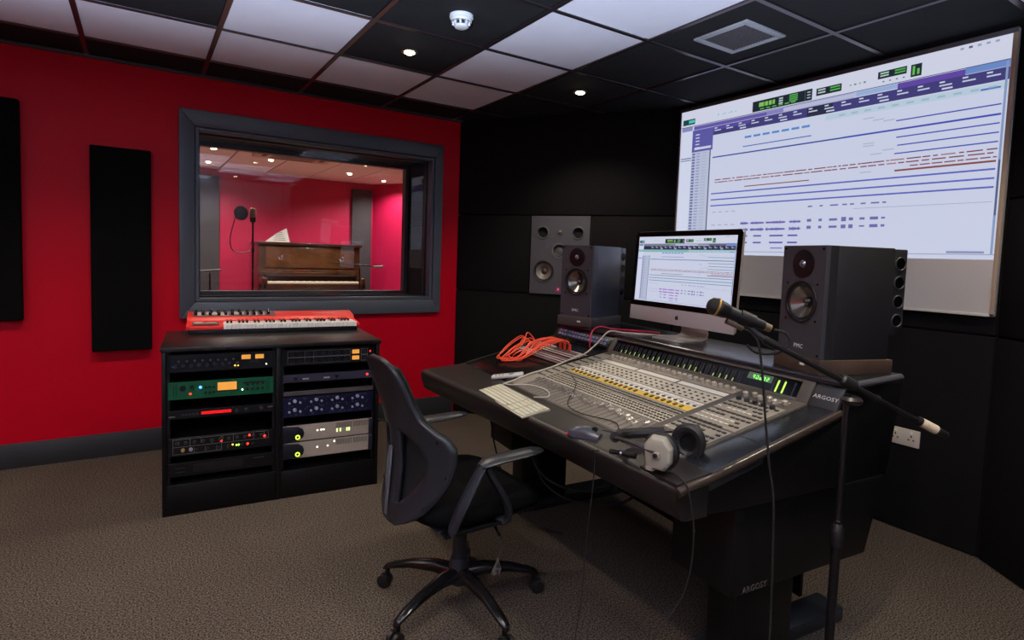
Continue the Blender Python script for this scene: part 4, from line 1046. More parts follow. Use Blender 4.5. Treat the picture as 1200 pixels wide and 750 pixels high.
# ------------------------------------------------------------------ desktop loudspeakers
M_spk = mat('speaker_charcoal', (58,58,63), 0.45, noise=(50,0.05)); M_spk_side_lit = mat('speaker_side_lit', (58,61,72), 0.28, noise=(6,0.08), spec=0.9)  # bluish screen light put into the left speaker's side colour
M_pmc = mat('speaker_print',(220,220,220),0.5)
M_wcone = mat('glossy_cone', (120,112,104), 0.22, 0.7); M_base = mat('stand_block',(66,60,58),0.5,noise=(12,0.1))
def desk_speaker(corner, dirdeg, lab, lab2, side_mat, wood=None):
    """corner: right front corner; dirdeg: direction of the depth axis"""
    rz = R(dirdeg-90); xh = Vector((math.cos(rz), math.sin(rz))); o = corner - xh*0.2
    b = thing('speaker_block', lab2, 'speaker stand', (o.x, o.y, SHZ), rz, 'blocks under the desk speakers')
    MB().bx(-0.012,0.208,-0.006,0.30,0.0,0.050).build('block', wood or M_base, b, bevel=0.002)
    MB().box(0.13,-0.0065,0.026,0.022,0.001,0.008).build('badge', M_pmc, b, bevel=0.0004)
    t = thing('studio_speaker', lab, 'speaker', (o.x, o.y, SHZ+0.0502), rz, 'pair of desk speakers')
    H_ = 0.386
    MB().bx(0,0.2,0.050,0.285,0,H_).build('cabinet', side_mat, t, bevel=0.003)
    MB().holed(0.2,H_,0.0180,0.0498,[(0.1,0.190,0.066)]).build('front_collar', side_mat, t)
    MB().holed(0.2,H_,0,0.0178,[(0.1,0.190,0.064)],40).build('baffle', M_spk, t)
    F = lambda x, z: T(x,-0.0001,z) @ RX(PI/2)
    driver(t, F(0.1,0.190), 0.074, M_wcone, M_black_s, 0.22, 0.42, mat('cone_cap',(100,98,96),0.2,0.8))
    MB().lathe([(0.0,0.0),(0.050,0.0),(0.050,0.002),(0.046,0.003),(0.018,0.002),(0.0,0.002)],32,F(0.1,0.322)).build('tweeter_plate', M_black_s, t)
    MB().lathe([(0.013,0.002),(0.016,0.004),(0.013,0.004),(0.010,0.009),(0.005,0.012),(0,0.0125)],20,F(0.1,0.322)).build('tweeter_dome', mat('dome_silver',(120,122,130),0.25,0.7), t)
    for (x,z) in ((0.012,0.012),(0.188,0.012),(0.012,0.374),(0.188,0.374),(0.03,0.127),(0.17,0.127),(0.03,0.253),(0.17,0.253)):
        MB().lathe([(0.0042,0),(0.0042,0.0012),(0,0.0016)],10,F(x,z)).build('screw', M_black_g, t)
    lettering('PMC', 0.021, T(0.1,-0.0006,0.034) @ RX(PI/2), M_pmc, t, 1.1)
    a = MB().bx(0.004,0.196,0.285,0.345,0.085,H_-0.003).build('amplifier_module', side_mat, t, bevel=0.004)
    for k in range(4):
        z = 0.135+k*0.066
        for x, sg in ((0.1962,1),(0.0038,-1)):
            MB().lathe([(0.0,0.0),(0.020,0.0),(0.022,0.001),(0.022,0.0),(0.0,0.0005)],20,T(x,0.316,z) @ RY(sg*PI/2)).build('cooling_hole', M_black_g, a)
            MB().tube([(x+sg*0.0008,0.316+0.022*math.cos(q*PI/8),z+0.022*math.sin(q*PI/8)) for q in range(16)],0.0022,6,closed=True,smooth=0).build('hole_rim', M_dgrey, a)
cR = G(1.525,0.74,0); cL = G(0.232,0.725,0)
desk_speaker(Vector((cL.x,cL.y)), 16.0, 'desk speaker at the left end of the shelf, its side tinted a screen-lit blue', 'dark block under the left desk speaker', M_spk_side_lit)
desk_speaker(Vector((cR.x,cR.y)), -18.0, 'desk speaker at the right end of the shelf beside the microphone', 'wood-brown block under the right desk speaker', mat('speaker_side_shaded',(30,29,30),0.5,noise=(6,0.1)), mat('brown_block',(84,66,52),0.5,var=((60,46,36),8,0.3,0.7)))  # right speaker takes a darker, shaded copy of the side colour

# ------------------------------------------------------------------ all-in-one computer
im = thing('desktop_computer', 'silver all-in-one computer showing the audio window on the desk shelf', 'computer', G(0.722,0.885,SHZ), DTH)
M_im = mat('computer_aluminium', (196,190,182), 0.32, 0.55, noise=(20,0.02))
IW, IZ0, IZ1 = 0.672, 0.068, 0.512
TL = T(0,-0.02,IZ0) @ RX(R(-3.0))
IH = IZ1-IZ0
def rrect(w, h, r, n=4):
    out = []
    for (cx,cy,a0) in ((w/2-r,h-r,0),(-w/2+r,h-r,PI/2),(-w/2+r,r,PI),(w/2-r,r,1.5*PI)):
        for k in range(n+1): an = a0+k*PI/2/n; out.append((cx+r*math.cos(an),cy+r*math.sin(an)))
    return out
XZ = RX(PI/2)
MB(TL).prism([(p[0],p[1]) for p in rrect(IW,IH,0.016)],-0.012,0.0, XZ).build('housing', M_im, im, bevel=0.002)
bk_ = MB(TL)
rws = []
for (s_, y_) in ((1.0,0.012),(0.9,0.024),(0.6,0.036),(0.3,0.042)): rws.append([(p[0]*s_, y_, IH/2+(p[1]-IH/2)*s_) for p in rrect(IW,IH,0.016)])
bk_.loft(rws).build('back_shell', M_im, im)
MB(TL).prism([(-IW/2+0.001,0.072),(IW/2-0.001,0.072),(IW/2-0.001,IH-0.014),(IW/2-0.012,IH-0.001),(-IW/2+0.012,IH-0.001),(-IW/2+0.001,IH-0.014)],0.0,0.0025, XZ).build('black_glass_bezel', M_black_g, im)
MB(TL).bx(-IW/2,IW/2,-0.0022,0.0,0.0005,0.0718).build('chin', mat('computer_chin',(202,197,194),0.34,0.35), im, bevel=0.001)
pic = MB(TL @ T(-IW/2+0.026,-0.0027,IH-0.026) @ XZ); daw(pic, IW-0.052, IH-0.026-0.098, True)
pic.build('display_picture', print_mat('monitor_light', MONITOR_E, 0.3), im, smooth=False)
# fruit mark on the chin
ap = [(0.0,0.006),(0.004,0.0085),(0.008,0.0075),(0.0095,0.004),(0.0075,0.0015),(0.0085,-0.002),(0.0105,-0.0035),(0.007,-0.010),(0.004,-0.0115),(0.0,-0.0105),(-0.004,-0.0115),(-0.007,-0.010),(-0.0105,-0.002),(-0.009,0.005),(-0.005,0.0085)]
MB(TL @ T(0.0,-0.0022,0.036) @ XZ).prism(ap,0.0,0.0005).prism([(0.0005,0.009),(0.001,0.012),(0.0045,0.0145),(0.0045,0.012)],0.0,0.0005).build('chin_logo', M_black, im)
# foot and neck: one bent plate
ft = []
for (y,z,w) in ((-0.085,0.003,0.088),(0.06,0.004,0.088),(0.092,0.012,0.086),(0.100,0.035,0.084),(0.082,0.095,0.080),(0.055,0.160,0.078),(0.040,0.22,0.078)):
    ft.append((y,z,w))
rws = []
for k,(y,z,w) in enumerate(ft):
    y1, z1 = ft[min(k+1,len(ft)-1)][:2]; y0, z0 = ft[max(k-1,0)][:2]
    tx, tz = y1-y0, z1-z0; l_ = math.hypot(tx,tz); nx, nz = -tz/l_*0.003, tx/l_*0.003
    rws.append([(-w,y-nx,z-nz),(w,y-nx,z-nz),(w,y+nx,z+nz),(-w,y+nx,z+nz)])
MB().loft(rws).build('foot', M_im, im, bevel=0.001, angle=60)

# ------------------------------------------------------------------ small things on the desk
kbd = deck_thing('computer_keyboard', 'flat white and silver computer keyboard on the desk front edge', 'keyboard', 0.500, -0.045, 0.0015, None, R(-2.0))
MB().prism([(0,0),(0.118,0),(0.118,0.012),(0,0.005)],0.0,0.43,YZm).build('tray', mat('keyboard_alu',(170,168,150),0.4,0.4), kbd, bevel=0.0015)
kk = {}
def keyc(x, y, w, d=0.0155):
    key = (round(w,4), round(d,4))
    if key not in kk: kk[key] = MB().bx(0,w,0,d,0,0.0035).mesh('key', mat('keyboard_key',(206,202,178),0.5), bevel=0.001, seg=1)
    link('key', kk[key], kbd, m=T(x,y,0.0055+y*0.0593) @ RX(0.0593))
for r_ in range(6):
    y = 0.006+r_*0.0182
    x = 0.006
    ws_ = {0:[0.017,0.017,0.017,0.022,0.094,0.022,0.017,0.017,0.017],1:[0.040]+[0.0165]*10+[0.040],2:[0.031]+[0.0165]*11+[0.030],3:[0.026]+[0.0165]*12+[0.0165],4:[0.0165]*13+[0.026],5:[0.0165]*14}[r_]
    for w_ in ws_: keyc(x,y,w_, 0.0155 if r_ < 5 else 0.010); x += w_+0.0023
    for c_ in range(3): keyc(0.283+c_*0.0188,y,0.0165, 0.0155 if r_ < 5 else 0.010)
    for c_ in range(4): keyc(0.346+c_*0.0195,y,0.0170, 0.0155 if r_ < 5 else 0.010)
o = MB().tube([G(0.505,0.078,0.765),G(0.53,0.10,0.762),G(0.60,0.155,0.772),G(0.72,0.165,0.777),G(0.80,0.13,0.770),G(0.76,0.085,0.762)],0.0024,8).build('keyboard_cable', mat('cable_white',(206,202,192),0.5)); tag(o, 'short white cable curling behind the computer keyboard', 'cable')

mo = deck_thing('computer_mouse', 'dark grey computer mouse with a red rim beside the keyboard', 'mouse', 1.210, 0.020, 0.001, None, R(0))
rws = []
for i in range(11):
    s_ = i/10; y = -0.055+0.11*s_; w = 0.031*math.sin(PI*min(max(0.12+0.76*s_,0),1))**0.5*(0.92+0.08*math.cos(s_*6)); h = 0.034*math.sin(PI*(0.14+0.80*s_))**0.7
    rws.append([(w*math.cos(k*PI/10), y, max(h*math.sin(k*PI/10)**0.8,0.0)) for k in range(11)])
mb = MB(RZ(R(-58))); mb.loft(rws, closed=True).build('shell', mat('mouse_grey',(62,64,72),0.3), mo)
mb = MB(RZ(R(-58)))
mb.tube([(0.026,-0.05,0.008),(0.0,-0.0565,0.010),(-0.026,-0.05,0.008)],0.004,8).build('red_rim', mat('mouse_red',(190,24,50),0.35), mo)
MB(RZ(R(-58))).cyl((-0.004,0.038,0.026),(0.004,0.038,0.026),0.009,seg=14).build('scroll_wheel', M_rubber, mo)
MB(RZ(R(-58))).tube([(-0.0295,-0.03,0.017),(-0.031,0.0,0.020),(-0.028,0.03,0.014)],0.0022,6).build('silver_stripe', M_chrome, mo)
o = MB().tube([G(1.245,0.065,0.768),G(1.27,0.10,0.765),G(1.20,0.15,0.773),G(1.05,0.115,0.768),G(0.93,0.135,0.772),G(0.82,0.24,0.795),G(0.74,0.30,0.806),G(0.66,0.33,0.812)],0.0020,8).build('mouse_cable', M_rubber); tag(o, 'thin black mouse cable crossing the faders', 'cable')

rm = deck_thing('remote_control', 'slim pale grey remote control on the black bay panel', 'remote control', 0.405, 0.150, 0.003, None, R(-35))
MB().bx(-0.021,0.021,-0.075,0.075,0,0.016).build('body', mat('remote_grey',(190,188,182),0.4), rm, bevel=0.007, seg=3)
MB().lathe([(0.012,0.0155),(0.012,0.018),(0,0.0185)],18,T(0,0.02,0)).build('dial', mat('remote_dial',(110,116,126),0.4), rm)
for k in range(3):
    for c_ in (-0.009,0.009): MB().box(c_,-0.02-k*0.016,0.0168,0.008,0.007,0.0018).build('button', M_grey, rm, bevel=0.0008)

# orange patch cables looping from jack to jack
M_or = mat('orange_cable', (240,78,44), 0.42)
rr = random.Random(4)
for k in range(9):
    a0 = 0.040+k*0.013+rr.uniform(-0.010,0.010); a1 = 0.155+k*0.014+rr.uniform(-0.005,0.005)
    b0 = surf_z(0.45); hgt = 0.070+rr.uniform(-0.02,0.035); low = rr.uniform(0,0.10)
    am = 0.13+rr.uniform(-0.03,0.04); dm = 0.255+rr.uniform(-0.03,0.05)
    pts = [G(a0,0.475,b0+0.016),G(a0-0.01,0.475,b0+hgt*0.55),G(a0-0.035,0.44,b0+hgt),G(a0-0.055+low,0.38,b0+hgt*0.55),G(a0-0.02+low,0.31,surf_z(0.31)+0.025+low*0.25),
           G(am,dm,surf_z(dm)+0.008+rr.uniform(0,0.012)),G(am+0.09,0.31,surf_z(0.31)+0.014+rr.uniform(0,0.01)),G(a1-0.03,0.44,surf_z(0.44)+0.045+rr.uniform(0,0.02)),G(a1,0.545,surf_z(0.545)+0.062),G(a1+0.012,0.572,surf_z(0.57)+0.030),G(a1+0.012,0.573,surf_z(0.57)+0.014)]
    t = thing('patch_cable', 'orange patch cable looping between the two patch bays', 'cable', tuple(pts[0]), 0, 'bundle of orange patch cables')
    inv = T(-pts[0].x,-pts[0].y,-pts[0].z)
    MB(inv).tube(pts,0.0030,7,smooth=5).build('lead', M_or, t)
    MB(inv).tube([pts[0]-Vector((0,0,0.012)),pts[0]+Vector((0,0,0.022))],0.0052,8,smooth=0).build('plug', M_black, t)
    MB(inv).tube([pts[-1]-Vector((0,0,0.010)),pts[-1]+Vector((0,0,0.022))],0.0052,8,smooth=0).build('plug', M_or if k % 3 else M_black, t)

# single cables over the bridge
o = MB().tube([G(0.315,0.672,0.862),G(0.318,0.668,0.90),G(0.305,0.690,0.952),G(0.30,0.74,0.9735),G(0.33,0.80,0.9645),G(0.40,0.87,0.9632),G(0.47,0.93,0.9632),G(0.52,0.95,0.9632)],0.0032,8).build('pink_cable', mat('cable_pink',(224,44,86),0.45)); tag(o, 'single pink-red cable plugged under the left speaker and laid along the shelf', 'cable')
o = MB().tube([G(0.505,0.075,0.7625),G(0.50,0.125,0.772),G(0.475,0.22,0.790),G(0.470,0.34,0.813),G(0.445,0.47,0.842),G(0.44,0.55,0.862),G(0.425,0.63,0.905),G(0.43,0.70,0.966),G(0.47,0.76,0.9636),G(0.55,0.84,0.9632),G(0.62,0.93,0.9636),G(0.70,0.99,0.9750),G(0.72,1.0,0.985)],0.0036,8).build('white_cable', mat('cable_white2',(196,186,168),0.5)); tag(o, 'pale cable running from the keyboard over the console to the computer', 'cable')
MB().tube([G(0.444,0.475,0.843),G(0.441,0.53,0.857)],[0.005,0.007],10,smooth=0).build('cable_joint', mat('cable_white2',(196,186,168),0.5), o)

# ------------------------------------------------------------------ headphones on the right of the armrest
hp = thing('headphones', 'grey and black studio headphones lying on the desk corner', 'headphones', G(1.492,0.066,0.7535), DTH)
M_hp = mat('headphone_grey',(150,145,130),0.45); M_pad = mat('headphone_pad',(20,19,19),0.5,bump=(60,0.2)); M_hb = mat('headband_brown_black',(34,30,28),0.4)
def cup(cx, cy, rz, shell):
    m = T(cx,cy,0.050) @ RZ(rz)
    M_ = m @ RY(PI/2)                       # local Z of the lathe -> outward X
    body = MB(m)
    sh_ = [(0.040*math.cos(a)*1.0, 0.050*math.sin(a)) for a in [k*PI/8 for k in range(16)]]
    poly = [(-0.034,-0.042),(0.020,-0.046),(0.038,-0.020),(0.038,0.020),(0.018,0.048),(-0.020,0.048),(-0.040,0.020)]
    rows_ = [[(xo, p[0]*s_, p[1]*s_) for p in poly] for (xo,s_) in ((0.0,1.0),(0.016,1.0),(0.026,0.86),(0.028,0.5))]
    c_ = body.loft(rows_).build('ear_cup', shell, hp, bevel=0.003)
    pad = MB(m); ring_ = []
    pad.tube([(-0.012,0.036*math.cos(k*PI/8),0.040*math.sin(k*PI/8)) for k in range(16)],0.015,10,closed=True,smooth=2)
    pad.build('ear_pad', M_pad, hp)
    MB(m).lathe([(0.0,-0.004),(0.036,-0.004),(0.036,0.0),(0.0,0.0)],20,RY(PI/2)).build('driver_cover', M_black, hp)
    MB(m).box(0.030,0.0,-0.002,0.010,0.022,0.020).build('pivot_block', M_hp if shell is M_hp else M_black, c_, bevel=0.003)
    MB(m).lathe([(0.0065,0.0),(0.0065,0.005),(0,0.006)],12,T(0.034,0,0) @ RY(PI/2)).build('pivot_screw', M_black, c_)
    MB(m).box(0.018,-0.020,-0.040,0.016,0.020,0.016).build('cable_gland', shell, c_, bevel=0.003)
cup(0.075,-0.050,R(-62),M_hp)
cup(0.030,0.105,R(118),mat('headphone_dark',(30,29,29),0.4))
MB().tube([(0.085,-0.075,0.055),(0.0,-0.085,0.060),(-0.085,-0.075,0.046),(-0.130,-0.020,0.030),(-0.120,0.050,0.030),(-0.060,0.120,0.050),(0.020,0.135,0.060)],0.010,10,flat=0.45).build('headband', M_hb, hp)
MB().tube([(-0.085,-0.078,0.048),(-0.132,-0.020,0.036),(-0.122,0.050,0.036),(-0.075,0.105,0.046)],0.016,10).build('headband_pad', M_pad, hp)
MB().tube([(0.075,-0.070,0.050),(0.01,-0.082,0.052),(-0.05,-0.080,0.048)],0.0055,8).build('slider_arm', M_grey, hp)
MB().tube([(-0.015,-0.055,0.0105),(-0.085,-0.095,0.0085)],[0.0085,0.0065],12,smooth=0).build('jack_plug', M_black_m, hp)
MB().tube([(-0.050,-0.075,0.0095),(-0.056,-0.0785,0.0095)],0.0092,12,smooth=0).build('plug_ring', M_chrome, hp)
o = MB().tube([G(1.56,0.01,0.770),G(1.60,0.02,0.765),G(1.64,0.025,0.758),G(1.668,0.03,0.725),G(1.672,0.05,0.60),G(1.665,0.03,0.45),G(1.62,-0.06,0.28),G(1.60,-0.10,0.12),G(1.585,-0.12,0.006)],0.0022,8).build('headphone_cable', M_rubber); tag(o, 'thin black headphone cable hanging over the right desk corner', 'cable')
o = MB().tube([G(1.388,-0.052,0.761),G(1.372,-0.062,0.757),G(1.358,-0.052,0.745),G(1.352,-0.040,0.71),G(1.350,-0.045,0.60),G(1.338,-0.05,0.45),G(1.355,-0.07,0.30),G(1.365,-0.10,0.15),G(1.40,-0.16,0.012)],0.0020,8).build('hanging_jack_lead', M_rubber); tag(o, 'thin dark lead hanging from the headphone plug in front of the desk', 'cable')

# ------------------------------------------------------------------ microphone on a boom stand at the right of the desk
CLUTCH = Vector((2.510,-3.479,1.004)); FOOT = Vector((2.466,-3.499,0))
BOOM0 = Vector((2.322,-3.350,1.112)); BOOM1 = Vector((2.729,-3.632,0.873))
st = thing('boom_stand', 'black boom microphone stand at the right side of the desk', 'mic stand', tuple(FOOT))
rel = lambda p: Vector(p)-FOOT
TOP = rel(CLUTCH)-Vector((0,0,0.03)); B0, B1 = rel(BOOM0), rel(BOOM1); bd = (B1-B0).normalized()
def along(p, q, t): return Vector(p).lerp(Vector(q), t)
P0 = Vector((0,0,0.06)); MIDP = along(P0,TOP,0.56)
MB().tube([P0,MIDP],0.0125,14,smooth=0).build('lower_pole', M_black_m, st)
MB().tube([MIDP,TOP],0.0085,14,smooth=0).build('upper_pole', M_black_s, st)
MB().tube([along(P0,TOP,0.53),along(P0,TOP,0.54),along(P0,TOP,0.585),along(P0,TOP,0.60)],[0.014,0.018,0.018,0.012],16,smooth=0).build('height_clamp', M_black, st)
MB().tube([along(P0,TOP,0.61),along(P0,TOP,0.612)],0.0105,12,smooth=0).build('clamp_ring', M_chrome, st)
MB().lathe([(0.0,0.0),(0.020,0.0),(0.027,0.006),(0.029,0.014),(0.022,0.022),(0.0,0.024)],18,T(TOP.x+0.010,TOP.y-0.006,TOP.z-0.030)).build('swivel_knob', mat('knob_black_brown',(40,34,32),0.35), st)
for k in range(3):
    an = R(-80+k*120)
    MB().tube([(0,0,0.10),(0.12*math.cos(an),0.12*math.sin(an),0.075),(0.27*math.cos(an),0.27*math.sin(an),0.014)],0.009,8).build('leg', M_black_m, st)
    MB().lathe([(0.0,0.0),(0.012,0.0),(0.014,0.02),(0,0.024)],12,T(0.27*math.cos(an),0.27*math.sin(an),0)).build('rubber_foot', M_rubber, st)
MB().tube([P0-Vector((0,0,0.05)),P0+Vector((0,0,0.06))],0.018,12,smooth=0).build('leg_hub', M_black, st)
BJ = along(B0,B1,0.62)
MB().tube([B0,BJ],0.0080,12,smooth=0).build('boom', M_black_s, st)
MB().tube([BJ,B1-bd*0.03],0.0060,12,smooth=0).build('boom_tail', M_black_s, st)
MB().tube([BJ-bd*0.006,BJ+bd*0.008],0.0095,12,smooth=0).build('boom_joint', M_black, st)
cm = TOP+Vector((0,0,0.03))
MB().tube([cm-bd*0.024,cm-bd*0.018,cm+bd*0.018,cm+bd*0.024],[0.012,0.017,0.017,0.012],14,smooth=0).build('boom_clutch', M_black, st)
MB().tube([B1-bd*0.082,B1-bd*0.074,B1-bd*0.070],[0.010,0.013,0.013],14,smooth=0).build('counterweight_collar', M_black_m, st)
MB().tube([B1-bd*0.070,B1-bd*0.022],0.0130,16,smooth=0).build('counterweight_tape', mat('cream_tape',(206,190,160),0.6,noise=(90,0.2)), st)
MB().tube([B1-bd*0.022,B1+bd*0.012],[0.0115,0.0095],14,smooth=0).build('counterweight_tip', M_black, st)
MH, ME = Vector((2.199,-3.265,1.203)), Vector((2.332,-3.355,1.146)); md = (ME-MH).normalized()
mic = thing('vocal_microphone', 'black handheld vocal microphone with a gold ring, clipped on the boom stand', 'microphone', tuple(MH))
q0 = Vector((0,0,0))
MB().tube([q0-md*0.024,q0-md*0.021,q0-md*0.012,q0,q0+md*0.013],[0.003,0.013,0.0225,0.0250,0.0240],18,smooth=0).build('grille_ball', mat('mic_grille',(42,39,37),0.5,0.5,bump=(900,0.7)), mic)
MB().tube([q0+md*0.0005,q0+md*0.0055],0.0262,20,smooth=0).build('gold_ring', mat('brass_ring',(200,160,80),0.3,0.8), mic)
MB().tube([q0+md*0.013,q0+md*0.026,q0+md*0.040],[0.0235,0.0225,0.0185],18,smooth=0).build('collar', M_black_m, mic)
MB().tube([q0+md*0.040,q0+md*0.145],[0.0182,0.0135],18,smooth=0).build('handle', M_black, mic)
MB().tube([q0+md*0.145,q0+md*0.165],[0.0115,0.0105],16,smooth=0).build('connector', mat('connector_nickel',(150,130,104),0.35,0.7), mic)
hold = along(MH,ME,0.55)
MB().tube([rel(hold)-md*0.022,rel(hold)+md*0.022],[0.0205,0.0190],16,smooth=0).build('mic_clip', M_black, st)
MB().tube([rel(hold)-Vector((0,0,0.012)),along(rel(hold),B0,0.5)-Vector((0,0,0.01)),B0+bd*0.02],0.0085,10).build('clip_swivel', M_dgrey, st)
MB().tube([B0-bd*0.012,B0+bd*0.03],0.0115,12,smooth=0).build('boom_tip', M_black, st)
o = MB().tube([ME+md*0.005,(2.362,-3.376,1.136),(2.372,-3.384,1.108),(2.345,-3.366,1.080),(2.30,-3.334,1.078),(2.275,-3.318,1.100)],0.0034,8).build('microphone_lead', M_rubber); tag(o, 'short black lead looping under the back of the vocal microphone', 'cable')
hc = thing('hanging_microphone_cable', 'black cable with a metal plug hanging from the microphone down over the desk edge', 'cable', (2.236,-3.293,1.158))
iv = T(-2.236,3.293,-1.158)
MB(iv).tube([(2.224,-3.285,1.166),(2.262,-3.311,1.146)],[0.0095,0.0085],14,smooth=0).build('plug', mat('plug_bronze',(110,92,78),0.4,0.6), hc)
MB(iv).tube([(2.262,-3.311,1.146),(2.285,-3.327,1.130),(2.299,-3.340,1.095),(2.308,-3.352,1.00),(2.316,-3.364,0.88),(2.325,-3.376,0.77),(2.332,-3.392,0.66),(2.325,-3.408,0.40),(2.300,-3.430,0.12),(2.27,-3.46,0.006)],0.0034,8).build('lead', M_rubber, hc)

# ------------------------------------------------------------------ office chair
CH = Vector((1.865,-2.435))
ch = thing('office_chair', 'black swivel chair with a curved open plastic back at the desk', 'chair', (CH.x, CH.y, 0), R(2))
M_chp = mat('chair_plastic', (34,37,43), 0.38); M_chm = mat('chair_mesh', (14,14,15), 0.85, bump=(700,0.6)); M_seat = mat('seat_cloth',(9,9,10),0.95,bump=(500,0.5),noise=(20,0.15),spec=0.08); M_chg = mat('chair_gloss',(22,22,23),0.2)
# star base
for an_ in (127,199,271,343,55):
    an = R(an_); c_, s_ = math.cos(an), math.sin(an)
    rws = []
    for (r_, z_, w_, h_) in ((0.030,0.125,0.030,0.060),(0.10,0.130,0.026,0.050),(0.20,0.118,0.021,0.036),(0.28,0.095,0.018,0.028),(0.312,0.082,0.015,0.024),(0.322,0.074,0.008,0.014)):
        rws.append([(r_*c_-w_*s_*math.cos(k*PI/4+PI/8)*1.05, r_*s_+w_*c_*math.cos(k*PI/4+PI/8)*1.05, z_+h_/2*math.sin(k*PI/4+PI/8)) for k in range(8)])
    lg_ = MB().loft(rws).build('base_leg', M_chg, ch, angle=50)
    p = Vector((0.305*c_,0.305*s_,0)); tn = Vector((-s_,c_,0))
    cs = MB().tube([p+Vector((0,0,0.078)),p+Vector((0,0,0.050))],0.009,10,smooth=0).build('caster_stem', M_black_m, lg_)
    for sg in (-1,1):
        q_ = p+tn*(0.013*sg)+Vector((-s_*0,0,0.026))+Vector((c_,s_,0))*0.012
        wh = MB(); wh.tube([q_-tn*0.009,q_-tn*0.007,q_+tn*0.007,q_+tn*0.009],[0.021,0.0255,0.0255,0.021],18,smooth=0); wh.build('caster_wheel', M_black, lg_)
MB().lathe([(0.0,0.085),(0.034,0.085),(0.038,0.10),(0.038,0.16),(0.032,0.185),(0.0,0.185)],20).build('hub', M_chp, ch)
MB().lathe([(0.027,0.17),(0.026,0.34),(0.020,0.345),(0.014,0.35),(0.014,0.41)],18).build('gas_column', M_chp, ch)
MB().bx(-0.12,0.10,-0.09,0.09,0.375,0.412).build('tilt_mechanism', M_black_m, ch, bevel=0.008)
# lever with a hanging tag
MB().tube([(0.03,-0.06,0.385),(0.04,-0.14,0.375),(0.045,-0.20,0.340)],0.005,8).build('lever', M_black_m, ch)
tg = MB().tube([(0.045,-0.198,0.345),(0.060,-0.200,0.300),(0.040,-0.196,0.255)],0.0012,5).build('tag_string', M_dgrey, ch)
MB().prism([(-0.016,0.0),(0.012,-0.008),(0.020,0.022),(0.006,0.062)],0,0.002,T(0.034,-0.197,0.200) @ RZ(R(-35)) @ RX(PI/2)).build('paper_tag', mat('tag_print',(96,90,86),0.3,var=((30,28,28),60,0.45,0.55)), tg)
# seat: rounded cushion
def superell(a, b, n_, k, N): 
    t_ = 2*PI*k/N; c_, s_ = math.cos(t_), math.sin(t_)
    return (a*abs(c_)**(2/n_)*(1 if c_ >= 0 else -1), b*abs(s_)**(2/n_)*(1 if s_ >= 0 else -1))
rws = []
for (sc, z_) in ((0.86,0.412),(0.97,0.420),(1.0,0.440),(0.985,0.466),(0.90,0.482),(0.70,0.486),(0.35,0.482),(0.02,0.480)):
    row = []
    for k in range(40):
        x, y = superell(0.245*sc,0.245*sc,4.0,k,40); dz = -0.030*max(0,(x-0.12)/0.125)**2+0.012*(abs(y)/0.245)**2
        row.append((x+0.0,y,z_+dz))
    rws.append(row)
MB().loft(rws).build('seat', M_seat, ch, angle=60)
MB().bx(-0.20,0.20,-0.20,0.20,0.400,0.4125).build('seat_pan', M_chp, ch, bevel=0.006)
# backrest: curved shell with two openings, over a mesh panel
HWP = [(0.395,0.050),(0.42,0.105),(0.46,0.160),(0.52,0.205),(0.58,0.235),(0.64,0.250),(0.69,0.252),(0.725,0.232),(0.75,0.195),(0.78,0.158),(0.82,0.142),(0.90,0.130),(0.94,0.115),(0.962,0.088),(0.972,0.050)]
CXP = [(0.395,-0.285),(0.50,-0.270),(0.60,-0.262),(0.70,-0.268),(0.80,-0.288),(0.90,-0.318),(0.972,-0.345)]
def interp(tab, z):
    if z <= tab[0][0]: return tab[0][1]
    for (z0,v0),(z1,v1) in zip(tab, tab[1:]):
        if z <= z1:
            t_ = (z-z0)/(z1-z0); t_ = t_*t_*(3-2*t_) if tab is HWP and False else t_
            return v0+(v1-v0)*t_
    return tab[-1][1]
def bp(w, z, off=0.0): return (interp(CXP,z)+1.55*w*w*(1.0 if z < 0.72 else max(0.35,1.0-(z-0.72)*3))+off, w, z)
def hole(z):            # opening between spine and rim
    if 0.470 <= z <= 0.725:
        t_ = (z-0.470)/0.255; return 0.040, 0.040+(interp(HWP,z)-0.088-0.040)*math.sin(PI*t_)**0.40
    return 0.040, 0.040
NZ = 64
zs = [0.395+(0.972-0.395)*i/NZ for i in range(NZ+1)]
sv, sf = [], []
sh_ = MB()
for sg in (-1, 1):
    def strip(f0, f1, n_):
        rws_ = []
        for z in zs:
            w0, w1 = f0(z), f1(z); rws_.append([bp(sg*(w0+(w1-w0)*k/n_), z) for k in range(n_+1)])
        sh_.loft(rws_, closed=False, caps=False)
    strip(lambda z: 0.0, lambda z: min(0.040,interp(HWP,z)), 2)
    strip(lambda z: min(hole(z)[1],interp(HWP,z)), lambda z: interp(HWP,z), 5)
bkr = sh_.build('backrest_frame', M_chp, ch, angle=60)
bm = bmesh.new(); bm.from_mesh(bkr.data); bmesh.ops.remove_doubles(bm, verts=bm.verts, dist=0.0004); bmesh.ops.recalc_face_normals(bm, faces=bm.faces); bm.to_mesh(bkr.data); bm.free()
sd = bkr.modifiers.new('thickness','SOLIDIFY'); sd.thickness = 0.016; sd.offset = 0.0
rws = []
for z in zs[4:-3]: hw = interp(HWP,z)-0.018; rws.append([bp(hw*(-1+2*k/12), z, 0.026) for k in range(13)])
me_ = MB().loft(rws, closed=False, caps=False).build('mesh_panel', M_chm, ch); sd = me_.modifiers.new('thickness','SOLIDIFY'); sd.thickness = 0.010; sd.offset = 0.0
for sg in (-1,1):
    for (w_,z_) in ((0.205,0.715),(0.225,0.60),(0.165,0.485)): 
        p_ = bp(sg*w_,z_,-0.009); MB().lathe([(0.0055,0),(0.0055,0.002),(0,0.002)],10,T(*p_) @ RY(-PI/2)).build('cap_screw', M_black_g, bkr)
